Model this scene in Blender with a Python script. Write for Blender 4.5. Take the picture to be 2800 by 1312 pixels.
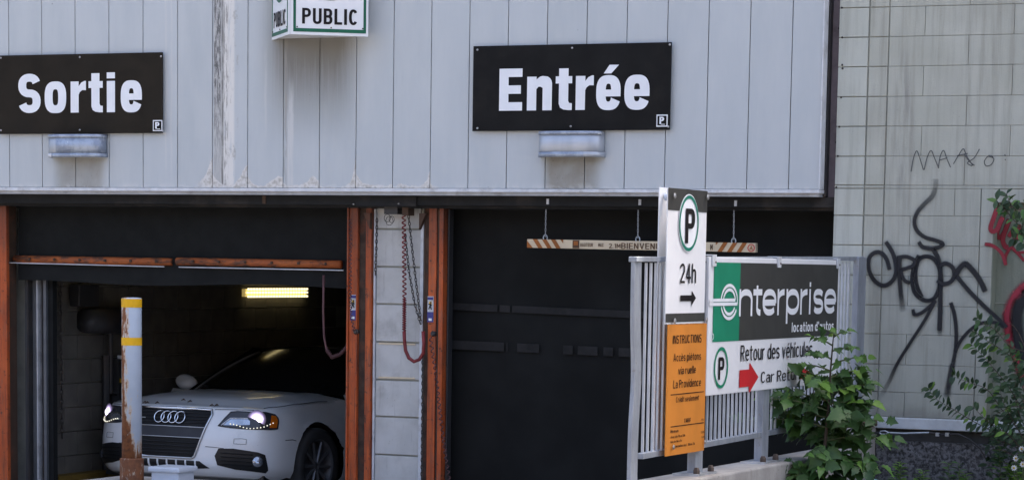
import bpy, bmesh, math, random
from mathutils import Vector, Matrix
import mathutils
rnd = random.Random(7)
scene = bpy.context.scene
COL = scene.collection
for o in list(bpy.data.objects):
    bpy.data.objects.remove(o)
# ------------------------------------------------------------------ camera, sky, sun, exposure
# world frame: X along the facade (right), Y into the building, Z up; facade plane is Y = 0
CAM = Vector((12.484, -18.1464, 1.9503))
F_PX, YAW, PITCH, ROLL, PPX, PPY = 7477.44, 0.4206, -0.1208, 0.0153, 1400.0, 1635.71
cf = Vector((-math.sin(YAW) * math.cos(PITCH), math.cos(YAW) * math.cos(PITCH), math.sin(PITCH)))
cr = Vector((math.cos(YAW), math.sin(YAW), 0))
cu = cr.cross(cf)
cr, cu = math.cos(ROLL) * cr + math.sin(ROLL) * cu, -math.sin(ROLL) * cr + math.cos(ROLL) * cu
cam_d = bpy.data.cameras.new('camera')
cam = bpy.data.objects.new('camera', cam_d)
COL.objects.link(cam)
cam.matrix_world = Matrix(((cr.x, cu.x, -cf.x, CAM.x), (cr.y, cu.y, -cf.y, CAM.y), (cr.z, cu.z, -cf.z, CAM.z), (0, 0, 0, 1)))
cam_d.sensor_fit = 'HORIZONTAL'
cam_d.sensor_width = 36.0
cam_d.lens = F_PX / 2800 * 36.0
cam_d.shift_y = (PPY - 656.0) / 2800
cam_d.clip_start, cam_d.clip_end = 0.1, 2000
scene.camera = cam

SUN_EL, SUN_ROT = math.radians(52), math.radians(25)     # the sun stands behind the building
world = bpy.data.worlds.new('World')
scene.world = world
world.use_nodes = True
wn = world.node_tree
sky = wn.nodes.new('ShaderNodeTexSky')
sky.sky_type = 'NISHITA'
sky.sun_disc = False
sky.sun_elevation, sky.sun_rotation = SUN_EL, SUN_ROT
sky.air_density, sky.dust_density, sky.ozone_density = 0.62, 6.0, 0.2
bg = wn.nodes['Background']
wn.links.new(sky.outputs[0], bg.inputs[0])
bg.inputs[1].default_value = 0.13
sun_d = bpy.data.lights.new('sun', 'SUN')
sun_d.energy, sun_d.angle, sun_d.color = 3.0, math.radians(0.6), (1, 0.95, 0.87)
sun = bpy.data.objects.new('sun', sun_d)
COL.objects.link(sun)
sdir = Vector((math.sin(SUN_ROT) * math.cos(SUN_EL), math.cos(SUN_ROT) * math.cos(SUN_EL), math.sin(SUN_EL)))
sun.rotation_euler = (-sdir).to_track_quat('-Z', 'Y').to_euler()
vs = scene.view_settings
vs.view_transform, vs.look, vs.gamma, vs.exposure = 'Standard', 'None', 1.0, 2.38
vs.use_curve_mapping = False
scene.cycles.max_bounces, scene.cycles.diffuse_bounces, scene.cycles.glossy_bounces = 5, 3, 2
scene.cycles.transparent_max_bounces = 8
scene.cycles.caustics_reflective = scene.cycles.caustics_refractive = False


def ray(px, py):
    return cf + cr * ((px - PPX) / F_PX) - cu * ((py - PPY) / F_PX)


def onY(px, py, Y=0.0):            # a measured photo point on a wall parallel to the facade
    r = ray(px, py)
    return CAM + r * ((Y - CAM.y) / r.y)


def onX(px, py, X):                # a measured photo point on a wall at right angles to the facade
    r = ray(px, py)
    return CAM + r * ((X - CAM.x) / r.x)


# ------------------------------------------------------------------ node helper
class S:
    def __init__(s, nt, sock): s.nt, s.k = nt, sock
    def op(s, o, b=None, c=None):
        n = s.nt.nodes.new('ShaderNodeMath'); n.operation = o
        s.nt.links.new(s.k, n.inputs[0])
        for i, v in ((1, b), (2, c)):
            if v is None: continue
            if isinstance(v, S): s.nt.links.new(v.k, n.inputs[i])
            else: n.inputs[i].default_value = v
        return S(s.nt, n.outputs[0])
    def __add__(s, b): return s.op('ADD', b)
    def __sub__(s, b): return s.op('SUBTRACT', b)
    def __mul__(s, b): return s.op('MULTIPLY', b)
    def __truediv__(s, b): return s.op('DIVIDE', b)
    def inv(s): return (s * -1.0) + 1.0
    def abs(s): return s.op('ABSOLUTE')
    def pw(s, b): return s.op('POWER', b)
    def mx(s, b): return s.op('MAXIMUM', b)
    def mn(s, b): return s.op('MINIMUM', b)
    def fr(s): return s.op('FRACT')
    def st(s, a, b):               # smooth 0..1 between a and b (a may exceed b)
        n = s.nt.nodes.new('ShaderNodeMapRange'); n.interpolation_type = 'SMOOTHSTEP'
        s.nt.links.new(s.k, n.inputs[0])
        if a <= b:
            n.inputs[1].default_value, n.inputs[2].default_value = a, b
            return S(s.nt, n.outputs[0])
        n.inputs[1].default_value, n.inputs[2].default_value = b, a
        return S(s.nt, n.outputs[0]).inv()
    def box(s, a, b, f):           # soft box a..b with feather f
        return s.st(a - f, a + f) * s.st(b + f, b - f)


class Mat:
    def __init__(s, name, rough=0.6, metal=0.0, spec=0.4, coat=0.0):
        s.m = bpy.data.materials.new(name); s.m.use_nodes = True
        s.nt = s.m.node_tree; s.b = s.nt.nodes['Principled BSDF']
        s.b.inputs['Roughness'].default_value = rough
        s.b.inputs['Metallic'].default_value = metal
        s.b.inputs['Specular IOR Level'].default_value = spec
        s.b.inputs['Coat Weight'].default_value = coat
        g = s.nt.nodes.new('ShaderNodeNewGeometry'); s.g = g
        s.pos = g.outputs['Position']
        x = s.nt.nodes.new('ShaderNodeSeparateXYZ'); s.nt.links.new(s.pos, x.inputs[0])
        s.X, s.Y, s.Z = [S(s.nt, x.outputs[i]) for i in range(3)]
    def noise(s, scale, detail=4, rough=0.55, sx=1, sy=1, sz=1, local=False):
        n = s.nt.nodes.new('ShaderNodeTexNoise')
        n.inputs['Scale'].default_value = scale; n.inputs['Detail'].default_value = detail
        n.inputs['Roughness'].default_value = rough
        mp = s.nt.nodes.new('ShaderNodeMapping'); mp.inputs['Scale'].default_value = (sx, sy, sz)
        if local:
            tc = s.nt.nodes.new('ShaderNodeTexCoord'); s.nt.links.new(tc.outputs['Object'], mp.inputs[0])
        else:
            s.nt.links.new(s.pos, mp.inputs[0])
        s.nt.links.new(mp.outputs[0], n.inputs['Vector'])
        return S(s.nt, n.outputs['Fac'])
    def vor(s, scale, sx=1, sy=1, sz=1):
        n = s.nt.nodes.new('ShaderNodeTexVoronoi'); n.inputs['Scale'].default_value = scale
        mp = s.nt.nodes.new('ShaderNodeMapping'); mp.inputs['Scale'].default_value = (sx, sy, sz)
        s.nt.links.new(s.pos, mp.inputs[0]); s.nt.links.new(mp.outputs[0], n.inputs['Vector'])
        return S(s.nt, n.outputs['Distance'])
    def rand(s):
        n = s.nt.nodes.new('ShaderNodeObjectInfo'); return S(s.nt, n.outputs['Random'])
    def uv(s):
        n = s.nt.nodes.new('ShaderNodeUVMap'); x = s.nt.nodes.new('ShaderNodeSeparateXYZ')
        s.nt.links.new(n.outputs[0], x.inputs[0])
        return S(s.nt, x.outputs[0]), S(s.nt, x.outputs[1])
    def mix(s, a, b, f):
        n = s.nt.nodes.new('ShaderNodeMix'); n.data_type = 'RGBA'
        for i, v in ((6, a), (7, b)):
            if isinstance(v, tuple): n.inputs[i].default_value = v + (1,)
            else: s.nt.links.new(v, n.inputs[i])
        if isinstance(f, S): s.nt.links.new(f.k, n.inputs[0])
        else: n.inputs[0].default_value = f
        return n.outputs[2]
    def col(s, c):
        if isinstance(c, tuple): s.b.inputs['Base Color'].default_value = c + (1,)
        else: s.nt.links.new(c, s.b.inputs['Base Color'])
        return s
    def rough(s, f): s.nt.links.new(f.k, s.b.inputs['Roughness']); return s
    def bump(s, f, dist=0.002, strength=0.6):
        n = s.nt.nodes.new('ShaderNodeBump'); n.inputs['Distance'].default_value = dist
        n.inputs['Strength'].default_value = strength
        s.nt.links.new(f.k, n.inputs['Height']); s.nt.links.new(n.outputs[0], s.b.inputs['Normal']); return s
    def emit(s, c, e):
        s.b.inputs['Emission Color'].default_value = c + (1,); s.b.inputs['Emission Strength'].default_value = e; return s


M = {}
def plain(name, c, rough=0.6, metal=0.0, var=0.12, scale=8, spec=0.4, coat=0.0, dirt=None, dscale=3, damt=0.5):
    m = Mat(name, rough, metal, spec, coat)
    n = m.noise(scale)
    k = m.mix(tuple(v * (1 - var) for v in c), tuple(min(1, v * (1 + var)) for v in c), n.st(.3, .7))
    if dirt:
        d = m.noise(dscale, 6, .65)
        k = m.mix(k, dirt, d.st(.5, .72) * damt)
    m.col(k)
    M[name] = m.m
    return m

W = 0.305
# -- cladding: bluish grey painted sheet, run-off stains placed where lamps, signs and leaks put them, plus painted shade under the corner sign
m = Mat('cladding', 0.45, 0.0, 0.35)
c = m.mix((.505, .535, .54), (.45, .487, .498), m.noise(1.0, 4, .6, 5, 1, 1.2).st(.3, .7))
c = m.mix(c, (.52, .555, .57), m.rand() * .5)
c = m.mix(c, (.42, .45, .48), m.noise(9, 6, .7, 6, 1, .5).st(.5, .8) * .30)
X, Z = m.X, m.Z
streak = m.noise(1.0, 6, .7, 70, 1, 2.2)
# soot and grime below the corner sign, with its soft shade painted in
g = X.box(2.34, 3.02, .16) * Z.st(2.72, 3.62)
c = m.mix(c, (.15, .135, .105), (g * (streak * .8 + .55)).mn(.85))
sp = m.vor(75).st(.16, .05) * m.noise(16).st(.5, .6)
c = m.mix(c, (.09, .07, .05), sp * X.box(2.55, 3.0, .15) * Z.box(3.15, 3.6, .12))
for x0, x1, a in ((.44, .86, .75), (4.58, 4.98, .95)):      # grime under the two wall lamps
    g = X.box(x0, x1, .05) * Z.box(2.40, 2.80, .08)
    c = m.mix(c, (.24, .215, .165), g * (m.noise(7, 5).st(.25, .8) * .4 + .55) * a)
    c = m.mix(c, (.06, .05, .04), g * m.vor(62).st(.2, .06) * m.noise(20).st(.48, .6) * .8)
# leak streak on one panel
c = m.mix(c, (.50, .49, .46), X.box(1.84, 1.93, .01) * .7)
g = X.box(1.842, 1.905, .010) * (Z.st(2.5, 3.4) * .85 + .15)
c = m.mix(c, (.10, .10, .10), g * m.noise(1.0, 8, .75, 70, 1, 8).st(.44, .54) * .95)
c = m.mix(c, (.74, .72, .67), X.box(1.925, 2.02, .012) * m.noise(1.0, 6, .7, 22, 1, 3).st(.30, .46) * .85)
c = m.mix(c, (.08, .075, .065), (X + (m.noise(6) - .5) * .02).box(1.912, 1.926, .008) * m.noise(1.0, 5, .6, 3, 1, 6).st(.25, .6) * .85)
c = m.mix(c, (.20, .19, .17), X.box(1.925, 1.965, .01) * m.noise(1.0, 7, .75, 80, 1, 7).st(.48, .58) * .8)
c = m.mix(c, (.30, .285, .25), X.box(1.93, 2.06, .02) * m.noise(14, 7, .75, 1, 1, .5).st(.54, .66) * .55)
for x0, x1, z0, z1, a in ((1.415, 1.43, 2.6, 4.2, .5), (1.465, 1.478, 2.6, 4.2, .55), (2.475, 2.525, 2.45, 3.22, .75), (2.28, 2.30, 2.9, 3.5, .4)):
    c = m.mix(c, (.60, .60, .58), (X + (m.noise(5, 3) - .5) * .03).box(x0, x1, .008) * Z.box(z0, z1, .12) * m.noise(1.0, 6, .7, 40, 1, 4).st(.3, .55) * a)
c = m.mix(c, (.33, .31, .27), X.box(2.445, 2.475, .008) * Z.box(2.4, 3.6, .1) * m.noise(1.0, 6, .7, 60, 1, 5).st(.4, .6) * .6)
# lime deposits creeping up at the panel seams
fx = (X / W).fr()
seam = m.noise(4.7, 1, .5, 1, 1, .15).st(.36, .64) * 1.15 + .12
lobe_r = ((fx.inv()) * -5.5).op('EXPONENT') * .21
lobe_l = (fx * -6.5).op('EXPONENT') * .10
cusp = (lobe_r + lobe_l) * seam + .012 + (m.noise(17, 6, .65) - .5) * .06
hgt = (Z - 2.50)
inside = (cusp - hgt).st(0, .006)
rim = (cusp - hgt).box(.003, .016, .004)
gate = X.box(1.72, 3.72, .04)
body = m.mix((.42, .395, .34), (.68, .66, .62), m.noise(30, 5).st(.35, .6))
c = m.mix(c, body, inside * gate * .9)
c = m.mix(c, (.66, .65, .62), rim * gate * .45)
c = m.mix(c, (.62, .62, .61), Z.st(2.56, 2.505) * m.noise(14, 5).st(.45, .6) * .45)
c = m.mix(c, (.60, .605, .60), m.noise(1.0, 7, .7, 90, 1, .9).st(.60, .72) * m.noise(1.3, 3).st(.45, .65) * .4)
c = m.mix(c, (.30, .30, .29), m.noise(1.0, 7, .75, 110, 1, 1.1).st(.60, .72) * m.noise(1.7, 3).st(.45, .6) * .35)
# dirt gathered along the seams
c = m.mix(c, (.30, .30, .29), (fx - .5).abs().st(.475, .497) * m.noise(1.0, 5, .65, 3, 1, 5).st(.35, .7) * .5)
# scuffs
c = m.mix(c, (.12, .13, .14), m.vor(6).st(.06, .03) * m.noise(11).st(.55, .6) * .6)
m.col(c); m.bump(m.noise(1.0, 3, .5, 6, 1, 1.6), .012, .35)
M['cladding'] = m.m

m = Mat('galvanised', .42, .75, .5)
m.col(m.mix((.42, .45, .48), (.60, .63, .66), m.noise(14, 5, .6, 1, 1, .5).st(.3, .7)))
M['galvanised'] = m.m
m = Mat('rail_steel', .5, .35, .5)
c = m.mix((.26, .285, .32), (.35, .38, .42), m.noise(18, 5, .6, 1, 1, .3).st(.3, .7))
c = m.mix(c, (.25, .24, .22), m.noise(40, 3).st(.62, .72) * .6)
m.col(c); M['rail_steel'] = m.m
plain('bar_steel', (.50, .53, .56), .5, .2)
plain('white_trim', (.62, .64, .66), .5, dirt=(.30, .28, .26), dscale=9, damt=.5)
plain('grey_trim', (.42, .43, .44), .5, dirt=(.18, .17, .16), dscale=7, damt=.6)
plain('lintel_black', (.022, .023, .024), .8, spec=.15, dirt=(.075, .065, .058), dscale=3, damt=.6)
plain('dark_paint', (.09, .092, .092), .9, dirt=(.05, .052, .053))
plain('dark_steel', (.05, .05, .052), .5, .3, dirt=(.10, .07, .05), damt=.4)
plain('track_steel', (.13, .14, .15), .55, .4, dirt=(.08, .08, .08), dscale=2, damt=.6)
plain('seam_grey', (.11, .115, .12), .7)
plain('rubber', (.0165, .0175, .0175), .9, spec=.08)
m = Mat('orange_steel', .55, 0, .35)
c = m.mix((.42, .078, .018), (.52, .108, .026), m.noise(5, 5).st(.3, .7))
c = m.mix(c, (.13, .040, .022), m.noise(1.0, 7, .7, 34, 8, 2.2).st(.46, .66) * .8)
c = m.mix(c, (.30, .10, .05), m.noise(1.0, 6, .7, 18, 8, 4).st(.52, .62) * .6)
c = m.mix(c, (.035, .025, .02), m.noise(24, 6, .75).st(.56, .66) * .9)
c = m.mix(c, (.07, .035, .025), (m.Z + (m.noise(4) - .5) * .5).st(1.75, 2.4) * .66)  # dirt and painted shade, darker towards the frame heads
m.col(c); m.bump(m.noise(40, 4), .002, .4); M['orange_steel'] = m.m
m = Mat('bar_orange', .6, 0, .3)
c = m.mix((.33, .085, .025), (.42, .12, .032), m.noise(6, 5).st(.3, .7))
c = m.mix(c, (.06, .04, .03), m.noise(1.0, 6, .7, 7, 7, 22).st(.46, .62) * .85)
m.col(c); m.bump(m.noise(30, 4), .004, .6); M['bar_orange'] = m.m
plain('grimy_steel', (.060, .040, .030), .85, 0, .3, 12, .2, dirt=(.16, .05, .025), dscale=7, damt=.6)
plain('rust_dark', (.075, .045, .03), .8, dirt=(.17, .06, .03), dscale=6, damt=.6)
m = Mat('pillar_block', .8, 0, .3)
c = m.mix((.47, .47, .445), (.56, .56, .535), m.noise(5, 4).st(.3, .7))
c = m.mix(c, (.27, .26, .24), m.noise(3, 6, .65).st(.50, .75) * .6)
c = m.mix(c, (.22, .21, .19), m.noise(1.0, 6, .7, 30, 30, 2.5).st(.55, .7) * .4)
c = m.mix(c, (.28, .26, .22), m.vor(30).st(.13, .05) * m.noise(9).st(.52, .62) * .7)
m.col(c); m.bump(m.noise(60, 3), .002, .4); M['pillar_block'] = m.m
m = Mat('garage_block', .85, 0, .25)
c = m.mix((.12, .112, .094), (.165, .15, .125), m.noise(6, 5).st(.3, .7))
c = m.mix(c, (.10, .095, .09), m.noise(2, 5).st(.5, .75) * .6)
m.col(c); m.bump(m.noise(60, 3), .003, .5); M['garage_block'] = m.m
m = Mat('concrete', .85, 0, .3)
c = m.mix((.30, .285, .26), (.42, .40, .37), m.noise(4, 6, .6).st(.3, .7))
c = m.mix(c, (.20, .18, .16), m.noise(1.0, 6, .7, 6, 6, 1.5).st(.52, .72) * .6)
c = m.mix(c, (.13, .12, .11), m.noise(50, 3).st(.64, .72) * .6)
m.col(c); m.bump(m.noise(40, 5), .004, .5); M['concrete'] = m.m
m = Mat('asphalt', .9, 0, .3)
m.col(m.mix((.085, .083, .080), (.12, .116, .11), m.noise(30, 5).st(.3, .7))); m.bump(m.noise(120, 3), .004, .6); M['asphalt'] = m.m
m = Mat('soil', .95, 0, .2)
m.col(m.mix((.05, .04, .028), (.11, .09, .065), m.noise(14, 6).st(.3, .7))); m.bump(m.noise(30, 5), .02, .8); M['soil'] = m.m
# painted block wall of the neighbour
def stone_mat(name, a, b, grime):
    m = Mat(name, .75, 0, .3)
    c = m.mix(a, b, m.noise(3, 5).st(.3, .7))
    c = m.mix(c, grime, m.noise(1.0, 7, .7, 14, 1, .8).st(.42, .68) * .6)
    c = m.mix(c, grime, m.noise(1.1, 4).st(.5, .75) * .4)
    c = m.mix(c, tuple(v * .30 for v in grime), m.vor(55).st(.15, .06) * m.noise(12).st(.5, .6) * .55)
    c = m.mix(c, (.72, .74, .71), m.vor(70).st(.12, .05) * m.noise(9).st(.5, .62) * .5)
    c = m.mix(c, (.13, .12, .115), m.X.box(7.12, 7.24, .07) * m.Z.box(2.45, 3.4, .3) * m.noise(1.0, 5, .6, 20, 1, 2).st(.35, .7) * .5)
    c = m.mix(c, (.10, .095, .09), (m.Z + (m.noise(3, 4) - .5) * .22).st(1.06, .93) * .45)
    m.col(c); m.bump(m.noise(70, 4), .003, .5); M[name] = m.m
stone_mat('painted_block', (.42, .43, .365), (.47, .48, .415), (.29, .285, .24))
stone_mat('pier_block', (.47, .49, .43), (.51, .53, .47), (.35, .355, .305))
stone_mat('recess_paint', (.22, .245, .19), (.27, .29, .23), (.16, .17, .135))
plain('joint', (.37, .375, .325), .9)
plain('purple_render', (.20, .165, .175), .9, dirt=(.11, .09, .09), dscale=9, damt=.7)
plain('sill_white', (.62, .66, .68), .6, dirt=(.25, .25, .24), dscale=6, damt=.5)
m = Mat('granite', .8, 0, .35)
c = m.mix((.05, .05, .052), (.20, .20, .205), m.noise(34, 4, .7).st(.40, .60))
c = m.mix(c, (.36, .355, .35), m.vor(30).st(.22, .1) * m.noise(25).st(.5, .6) * .7)
m.col(c); m.bump(m.noise(34, 5), .012, .8); M['granite'] = m.m
# signs
def sheet(name, c, rough=.5, var=.05, dirt=None, damt=.3, spec=.25):
    plain(name, c, rough, 0, var, 6, spec, 0, dirt, 3, damt)
sheet('sign_black', (.010, .010, .010), .6, .2, (.018, .016, .013), .6, .12)
sheet('sign_brown', (.020, .016, .011), .6, .2, (.012, .011, .009), .7, .12)  # black board with its warm reflection and weathering painted in as brown
sheet('sign_white', (.78, .79, .80), .4, .03, (.62, .62, .60), .3)
sheet('sign_grey', (.050, .050, .046), .55, .12, (.035, .034, .032), .5, .15)
sheet('print_black', (.014, .012, .013), .6, .1, spec=.12)
sheet('print_white', (.80, .82, .84), .45, .03)
sheet('sign_green', (.012, .235, .125), .4, .06)
sheet('dark_green', (.010, .115, .062), .4, .12)
sheet('ring_green', (.010, .185, .125), .4, .06)
sheet('sign_orange', (.62, .225, .035), .5, .06, (.50, .18, .03), .4)
sheet('sign_red', (.55, .022, .028), .45, .08)
sheet('cream', (.66, .55, .38), .6, .08, (.45, .36, .24), .5)
sheet('bar_brown', (.33, .11, .025), .6, .12)
sheet('text_brown', (.10, .055, .03), .6, .1)
sheet('yellow', (.75, .42, .012), .5, .08, (.45, .26, .03), .4)
sheet('old_yellow', (.16, .10, .02), .7, .15, (.08, .06, .03), .8)
sheet('blue', (.06, .06, .22), .5, .1)
plain('pictogram_yellow', (.72, .45, .05), .5)
plain('screw', (.42, .42, .42), .35, .8)
plain('dark_screw', (.10, .075, .06), .6, .4)
plain('bolt_rust', (.05, .045, .04), .7)
# bollard: pale blue grey paint with rust
m = Mat('bollard_paint', .5, 0, .4)
n1 = m.noise(1.0, 7, .65, 24, 24, 3.5)
c = m.mix((.40, .47, .56), (.46, .53, .62), m.noise(4).st(.3, .7))
left = ((m.X - 1.742) * .913 + (m.Y + 1.0) * .408).st(.028, -.035)
rust = ((left * .29 + n1 + (m.noise(22, 6, .7) - .5) * .35) + m.Z.st(.85, .50) * .30)
c = m.mix(c, (.62, .50, .36), rust.st(.66, .72) * .8)
c = m.mix(c, (.22, .085, .032), rust.st(.70, .80))
c = m.mix(c, (.10, .04, .02), rust.st(.74, .95) * m.noise(30, 5).st(.4, .65) * .8)
c = m.mix(c, (.50, .50, .46), m.noise(20, 6, .7).st(.62, .68) * m.Z.st(.9, .6) * .8)
m.col(c); m.rough(rust.st(.62, .8) * .35 + .45); m.bump(rust, .004, .5); M['bollard_paint'] = m.m
m = Mat('rusty_sleeve', .8, 0, .3)
c = m.mix((.12, .05, .028), (.22, .09, .04), m.noise(14, 5).st(.3, .7))
c = m.mix(c, (.46, .42, .34), m.noise(1.0, 7, .7, 40, 40, 14).st(.56, .66) * .8)
m.col(c); m.bump(m.noise(40, 5), .004, .6); M['rusty_sleeve'] = m.m
plain('pale_plastic', (.50, .56, .64), .35, 0, .05)
plain('chain', (.07, .065, .06), .5, .6, dirt=(.16, .08, .04), dscale=20)
plain('hose_red', (.19, .018, .020), .45, 0, .2, dirt=(.07, .012, .012), dscale=9)
plain('hose_dark', (.10, .045, .045), .6, 0, .2)
plain('wire', (.02, .02, .02), .6)
# car
m = Mat('car_paint', .32, 0, .5, .7)
c = m.mix((.83, .84, .83), (.87, .88, .87), m.noise(3).st(.3, .7))
c = m.mix(c, (.24, .21, .16), m.vor(38).st(.10, .04) * m.noise(10).st(.52, .6) * .7)
m.col(c); m.b.inputs['Coat Roughness'].default_value = .12; M['car_paint'] = m.m
plain('chrome', (.80, .82, .85), .12, 1.0, .03)
plain('satin_chrome', (.62, .64, .66), .3, 1.0, .03)
plain('car_black', (.012, .013, .014), .35)
plain('grille_black', (.010, .0105, .011), .5, spec=.2)
plain('slat_black', (.025, .026, .028), .5, spec=.2)
plain('plate_grey', (.045, .048, .054), .5, spec=.25)
plain('seam', (.03, .03, .03), .8)
plain('plastic_shade_grey', (.15, .15, .145), .6)
plain('tyre', (.050, .050, .050), .8)
plain('rim', (.20, .20, .21), .45, .5)
plain('car_glass', (.008, .009, .010), .16, spec=.08)
plain('amber', (.55, .13, .01), .2)
plain('lens_dark', (.035, .037, .042), .12, spec=.6)
plain('lens_silver', (.42, .45, .50), .2, .8)
m = Mat('xenon'); m.col((.8, .75, .9)); m.emit((.88, .80, 1.0), .8); M['xenon'] = m.m
m = Mat('xenon_halo', .2); m.col((.30, .26, .36)); m.emit((.74, .58, 1.0), 1.0)  # lilac glow around the lit projector, painted as an emissive disc
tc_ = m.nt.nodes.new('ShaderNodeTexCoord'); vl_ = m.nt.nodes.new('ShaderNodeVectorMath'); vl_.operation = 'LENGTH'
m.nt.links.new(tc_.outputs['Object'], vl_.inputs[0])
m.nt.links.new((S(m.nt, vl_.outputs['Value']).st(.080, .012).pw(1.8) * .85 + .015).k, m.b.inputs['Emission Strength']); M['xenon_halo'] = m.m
m = Mat('led'); m.col((.8, .8, .7)); m.emit((1.0, .93, .72), .16); M['led'] = m.m
m = Mat('tube_light'); m.col((.9, .85, .6)); m.emit((1.0, .85, .48), .38); M['tube_light'] = m.m
m = Mat('diffuser', .3); m.col((.75, .62, .25)); m.emit((1.0, .72, .22), .06); M['diffuser'] = m.m
# leaves
def leafm(name, a, b, tr=.25):
    m = Mat(name, .42, 0, .4)
    c = m.mix(a, b, m.rand())
    c = m.mix(c, tuple(v * .6 for v in a), m.noise(30, 3).st(.5, .8) * .4)
    m.col(c)
    t = m.nt.nodes.new('ShaderNodeBsdfTranslucent'); m.nt.links.new(c, t.inputs[0])
    x = m.nt.nodes.new('ShaderNodeMixShader'); x.inputs[0].default_value = tr
    out = m.nt.nodes['Material Output']
    m.nt.links.new(m.b.outputs[0], x.inputs[1]); m.nt.links.new(t.outputs[0], x.inputs[2]); m.nt.links.new(x.outputs[0], out.inputs[0])
    M[name] = m.m
leafm('leaf_dark', (.036, .088, .026), (.066, .14, .034))
leafm('leaf_mid', (.060, .15, .034), (.10, .21, .040))
leafm('leaf_bright', (.13, .27, .040), (.21, .36, .06), .35)
leafm('leaf_small', (.028, .060, .028), (.060, .11, .042))
leafm('grass', (.05, .11, .025), (.10, .18, .04))
plain('stem_green', (.10, .12, .05), .7)
plain('bark', (.075, .055, .04), .85)
plain('petal', (.80, .80, .78), .6)
plain('pollen', (.6, .4, .03), .7)
# spray paint: opaque stroke with a misted edge (uv.x runs across the stroke)
def spray(name, c, soft, amt=1.0):
    m = Mat(name, .6, 0, .3); m.col(c)
    u, v = m.uv()
    e = (u - .5).abs() * 2.0
    a = (e.st(1.0, soft) + (m.noise(160, 3) - .5) * .45 * e.st(.2, .9)).mx(0.0).mn(1.0) * v * amt
    m.nt.links.new(a.k, m.b.inputs['Alpha']); M[name] = m.m
spray('spray_black', (.020, .020, .022), .40)
spray('spray_haze', (.030, .030, .032), .05, .20)
spray('spray_mist', (.030, .030, .032), .05)
spray('marker_black', (.085, .087, .088), .25)
spray('spray_red', (.27, .028, .040), .6)
spray('spray_redmist', (.34, .035, .055), .1)


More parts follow.
